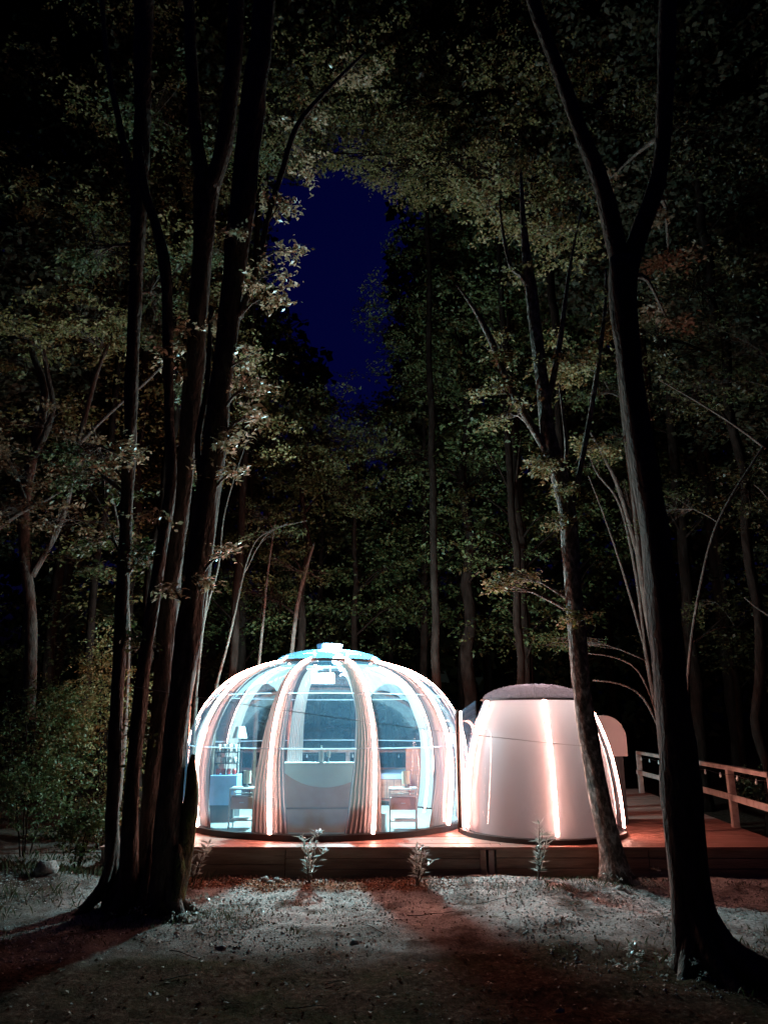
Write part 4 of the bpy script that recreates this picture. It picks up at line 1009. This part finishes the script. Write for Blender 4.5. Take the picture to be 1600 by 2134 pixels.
# ------------------------------------------------------------------ oleanders in front of the deck
LEAF = None
def oleander(x, y, h, nst, label, seed, flowers=0, dense=1.0):
    global LEAF
    rg = random.Random(seed); z0 = gh(x, y)
    o = empty('oleander', (x, y, z0), label, 'shrub', 'young oleanders planted along the deck')
    if LEAF is None:
        V = [(0, 0, 0), (.011, 0.03, .003), (.012, .06, .0), (0, .115, -.006), (-.012, .06, 0), (-.011, .03, .003), (0, .03, -.002), (0, .06, -.004)]
        me = bpy.data.meshes.new('leaf'); me.from_pydata(V, [], [(0, 1, 6), (0, 6, 5), (1, 2, 7, 6), (6, 7, 4, 5), (2, 3, 7), (7, 3, 4)])
        me.materials.append(M['leaf_oleander']); LEAF = me
    for s in range(nst):
        a = rg.uniform(0, 6.28); sp = rg.uniform(.05, .2); hh = h * rg.uniform(.6, 1)
        pts = [Vector((0, 0, -.03)), Vector((math.cos(a) * sp * .4, math.sin(a) * sp * .4, hh * .5)), Vector((math.cos(a) * sp, math.sin(a) * sp, hh))]
        P, w = smooth_path(pts, [.008, .006, .003], .06)
        V, Fc = tube_geo(P, w, 5); mesh('stem', V, Fc, M['bark_pale'], o, True)
        for i, p in enumerate(P[2:]):
            for k in range(3):
                if rg.random() > dense: continue
                l = bpy.data.objects.new('leaf', LEAF)
                l.location = p; l.rotation_euler = (rg.uniform(.1, .95), rg.uniform(-.5, .5), k * 2.09 + i * 1.0 + rg.uniform(-.3, .3))
                sc = rg.uniform(.6, 1.2); l.scale = (sc * 1.15, sc, sc); link(l, o)
        if s < flowers:
            mb = MB(); c = P[-1]
            for k in range(10):
                a2 = rg.uniform(0, 6.28); e = rg.uniform(-.3, 1.2); d = Vector((math.cos(a2) * math.cos(e), math.sin(a2) * math.cos(e), math.sin(e)))
                q = c + d * rg.uniform(.0, .02); t = d.cross(Vector((.3, .2, 1))).normalized()
                mb.add([q, q + d * .02 + t * .014, q + d * .036, q + d * .02 - t * .014], [(0, 1, 2, 3)])
            mb.build('flower', M['petal'], o)
oleander(-2.16, 9.22, .44, 6, 'sparse oleander at the left end of the deck, next to the clump', 1, 0, .8)
oleander(-.86, 9.30, .56, 7, 'oleander with white blossom below the middle of the big dome', 2, 4, .8)
oleander(.37, 9.15, .42, 8, 'bushy pale oleander at the corner of the mulch strip', 3, 5)
oleander(1.77, 9.30, .60, 6, 'oleander with long narrow leaves in front of the small dome', 4, 0)

# ------------------------------------------------------------------ ground scatter
def octa(n, P, s, rg):
    base = np.array([(1, 0, 0), (0, 1, 0), (-1, 0, 0), (0, -1, 0), (0, 0, 1), (0, 0, -1)], float)
    V = base[None] * rg.uniform(.6, 1.1, (n, 6, 1)) * s[:, None, None] * np.array([1, 1, .6])
    a = rg.uniform(0, 6.28, n); c, s_ = np.cos(a)[:, None], np.sin(a)[:, None]
    x = V[..., 0] * c - V[..., 1] * s_ * .8; y = V[..., 0] * s_ + V[..., 1] * c * .8
    V = np.stack([x, y, V[..., 2]], -1) + P[:, None, :]
    Fb = np.array([(0, 1, 4), (1, 2, 4), (2, 3, 4), (3, 0, 4), (1, 0, 5), (2, 1, 5), (3, 2, 5), (0, 3, 5)])
    return V[:, Fb].reshape(-1, 3), n * 8
n = 60000
t_ = RG.uniform(0, 1, n) ** .6
Yg = 3.2 + t_ * 6.4; Xg = RG.uniform(-1, 1, n) * (2 + Yg * .55)
keep = np.array([mnoise.noise(Vector((x * .9, y * .9, 4))) + .15 + (y - 7.6) * .28 > RG.uniform(-.1, .7) for x, y in zip(Xg, Yg)])
keep &= ~((Yg > 8.9) & (Xg > -2.4) & (Xg < .5) & (RG.uniform(0, 1, n) < .85))
Xg, Yg = Xg[keep], Yg[keep]; n = len(Xg)
sz = .006 + .017 * RG.uniform(0, 1, n) ** 3
Pg = np.stack([Xg, Yg, np.array([gh(x, y) for x, y in zip(Xg, Yg)]) + sz * .3], 1)
V, nn = octa(n, Pg, sz, RG)
o = quadmesh('gravel', V, nn, M['stone'], k=3); tag(o, 'pale loose gravel scattered in front of the deck', 'gravel', None, 'stuff')
n = 5200
Yl = RG.uniform(2.8, 9.6, n); Xl = RG.uniform(-1, 1, n) * (2 + Yl * .6)
C = np.stack([Xl, Yl, np.array([gh(x, y) for x, y in zip(Xl, Yl)]) + .012], 1)
V, nn, _, _ = leaves(C, RG, .036, 1, .05, .35, .6, False)
o = quadmesh('leaf_litter', V, nn, M['leaf_litter']); tag(o, 'dry fallen leaves littering the forest floor', 'leaf litter', None, 'stuff')
def blades(n, cx, cy, sx, sy, h, name, label, mat='grass', seed=0):
    rg = np.random.default_rng(seed)
    k = max(3, n // 30); cc = rg.normal(0, 1, (k, 2)); idx = rg.integers(0, k, n)
    X = cx + (cc[idx, 0] + rg.normal(0, .15, n)) * sx; Y = cy + (cc[idx, 1] + rg.normal(0, .15, n)) * sy
    ok = (Y < 9.65) | (Y > 10.5) | (X < -3.6); X, Y = X[ok], Y[ok]; n = len(X)
    Z = np.array([gh(x, y) for x, y in zip(X, Y)]) - .005
    a = rg.uniform(0, 6.28, n); hh = h * rg.uniform(.4, 1.2, n); ln = rg.uniform(.1, .8, n) * hh
    b = np.stack([X, Y, Z], 1); w = .0018 + .0015 * rg.uniform(0, 1, n)
    s = np.stack([-np.sin(a) * w, np.cos(a) * w, 0 * a], 1); t = np.stack([np.cos(a) * ln, np.sin(a) * ln, hh], 1); m_ = np.stack([np.cos(a) * ln * .3, np.sin(a) * ln * .3, hh * .6], 1)
    V = np.stack([b - s, b + s, b + m_ + s * .8, b + t], 1).reshape(-1, 3)
    o = quadmesh(name, V, n, M[mat]); tag(o, label, 'grass', None, 'stuff')
blades(1800, .5, 5.6, 2.4, 1.1, .022, 'grass', 'thin low grass and moss over the dark foreground', seed=1)
blades(1500, -2.2, 8.1, .7, .4, .05, 'grass', 'weeds and grass around the foot of the clump', seed=2)
blades(900, 2.2, 9.2, .9, .2, .05, 'weeds', 'weeds at the foot of the leaning tree', seed=3)
blades(2200, -4.6, 9.4, 1.1, .6, .12, 'grass', 'brighter grass at the left behind the clump', seed=4)
blades(1500, 3.6, 6.8, .8, .6, .07, 'grass', 'sparse grass right of the forked tree', seed=5)
# small leafy weeds by the foot of the trees
for (x, y, n, r, lb) in [(-2.15, 8.5, 34, .28, 'pale leafy weeds right of the clump foot'), (3.0, 9.15, 20, .25, 'leafy weeds on the roots of the leaning tree'), (-1.9, 8.0, 24, .3, 'low weeds in front of the mossy stub'), (2.1, 6.6, 22, .3, 'weeds left of the forked tree foot'), (3.5, 7.4, 24, .35, 'weeds right of the forked tree foot')]:
    C = np.stack([RG.normal(x, r, n), RG.normal(y, r * .6, n), np.zeros(n)], 1); C[:, 2] = [gh(a, b) + RG.uniform(.02, .14) for a, b in C[:, :2]]
    V, nn, _, _ = leaves(C, RG, .03, 12, .12, .5, .6, False)
    o = quadmesh('weeds', V, nn, M['leaf_oleander']); tag(o, lb, 'weeds', None, 'stuff')
# mulch chips
n = 3500
Xc = RG.uniform(-2.5, .75, n); Yc = 9.0 + RG.uniform(0, 1, n) ** .8 * .72
C = np.stack([Xc, Yc, np.array([gh(x, y) for x, y in zip(Xc, Yc)]) + .01], 1)
V, nn, _, _ = leaves(C, RG, .035, 1, .02, .5, .5, False)
mm = leaf_mat('mulch_chip', [(0, (.12, .045, .03)), (.6, (.28, .12, .08)), (1, (.45, .25, .17))], .0, .8)
o = quadmesh('mulch', V, nn, mm); tag(o, 'reddish bark mulch along the foot of the deck', 'mulch', None, 'stuff')
# rocks
def rock(x, y, s, label, seed):
    rg = random.Random(seed); V, Fc = [], []
    n, m = 9, 6
    for j in range(m + 1):
        ph = math.pi * j / m
        for i in range(n):
            a = 2 * math.pi * i / n; d = Vector((math.sin(ph) * math.cos(a), math.sin(ph) * math.sin(a), math.cos(ph)))
            k = s * (1 + .5 * mnoise.noise(d * 1.5 + Vector((seed, 0, 0))))
            V.append((d.x * k, d.y * k * .8, d.z * k * .6))
    for j in range(m):
        for i in range(n): Fc.append((j * n + i, j * n + (i + 1) % n, (j + 1) * n + (i + 1) % n, (j + 1) * n + i))
    o = mesh('rock', V, Fc, M['rock'], None, True, (x, y, gh(x, y) + s * .3)); tag(o, label, 'rock', 'loose stones on the ground')
for i, (px, d, s, lb) in enumerate([(553, 9.35, .055, 'left one of the pink stones at the deck foot'), (578, 9.38, .05, 'right one of the pink stones at the deck foot'), (565, 9.3, .035, 'small stone between the two pink stones'),
        (1185, 8.9, .03, 'small stone on the gravel before the small dome'), (1290, 9.0, .05, 'stone beside the leaning tree foot'), (1320, 9.2, .06, 'larger stone right of the leaning tree foot'),
        (740, 7.2, .045, 'dark stone in the gravel in front of the big dome'), (470, 7.0, .04, 'stone right of the clump shadow'), (1150, 5.6, .03, 'stone in the grass left of the forked tree'), (100, 9.4, .16, 'flat stone on the bright ground at the left')]):
    rock((px - 800) * mpp(px, 1800, d), d, s, lb, i + 3)
# fallen twigs
for i, (px, py, ln, ang, lb) in enumerate([(775, 1940, .35, 2.2, 'pale curved twig on the gravel below the dome'), (370, 2040, .28, .5, 'small pale twig in the dark left foreground'), (700, 2045, .2, .6, 'short pale twig in the middle foreground'), (640, 2105, .3, .1, 'twig near the bottom edge'), (500, 1885, .4, .15, 'dark stick beyond the clump roots'), (900, 1905, .5, .2, 'long thin stick lying on the gravel'), (1030, 1880, .45, .45, 'stick in the gravel before the small dome'), (380, 1995, .3, -.5, 'broken twig beside the clump shadow')]):
    zc = F * CZ / ((py - 1500) * CP); d = (zc + CZ * SP) / CP; x = (px - 800) * zc / F
    P = [Vector((x + ln * (t - .5) * math.cos(ang) + .008 * math.sin(t * 7 + i), d + ln * (t - .5) * math.sin(ang) + .006 * math.cos(t * 9), 0)) for t in [k / 7 for k in range(8)]]
    b = Vector((x, d, gh(x, d)))
    P = [Vector((p.x, p.y, gh(p.x, p.y) + .014)) - b for p in P]
    V, Fc = tube_geo(P, [.0045 - .0003 * k for k in range(8)], 5)
    o = mesh('fallen_twig', V, Fc, M['bark_pale'], None, True, b); tag(o, lb, 'twig', 'fallen twigs on the ground')

# wire between the clump and the leaning tree
a = U(262, 1428, 7.9); b = U(1228, 1556, 9.35)
P = []
for i in range(41):
    t = i / 40; p = a.lerp(b, t); p.z -= .10 * 4 * t * (1 - t) * .5; P.append(p)
V, Fc = tube_geo([p - a for p in P], .0035, 5)
o = mesh('wire', V, Fc, M['wire'], None, True, a); tag(o, 'thin wire stretched from the black clump to the leaning tree', 'wire')
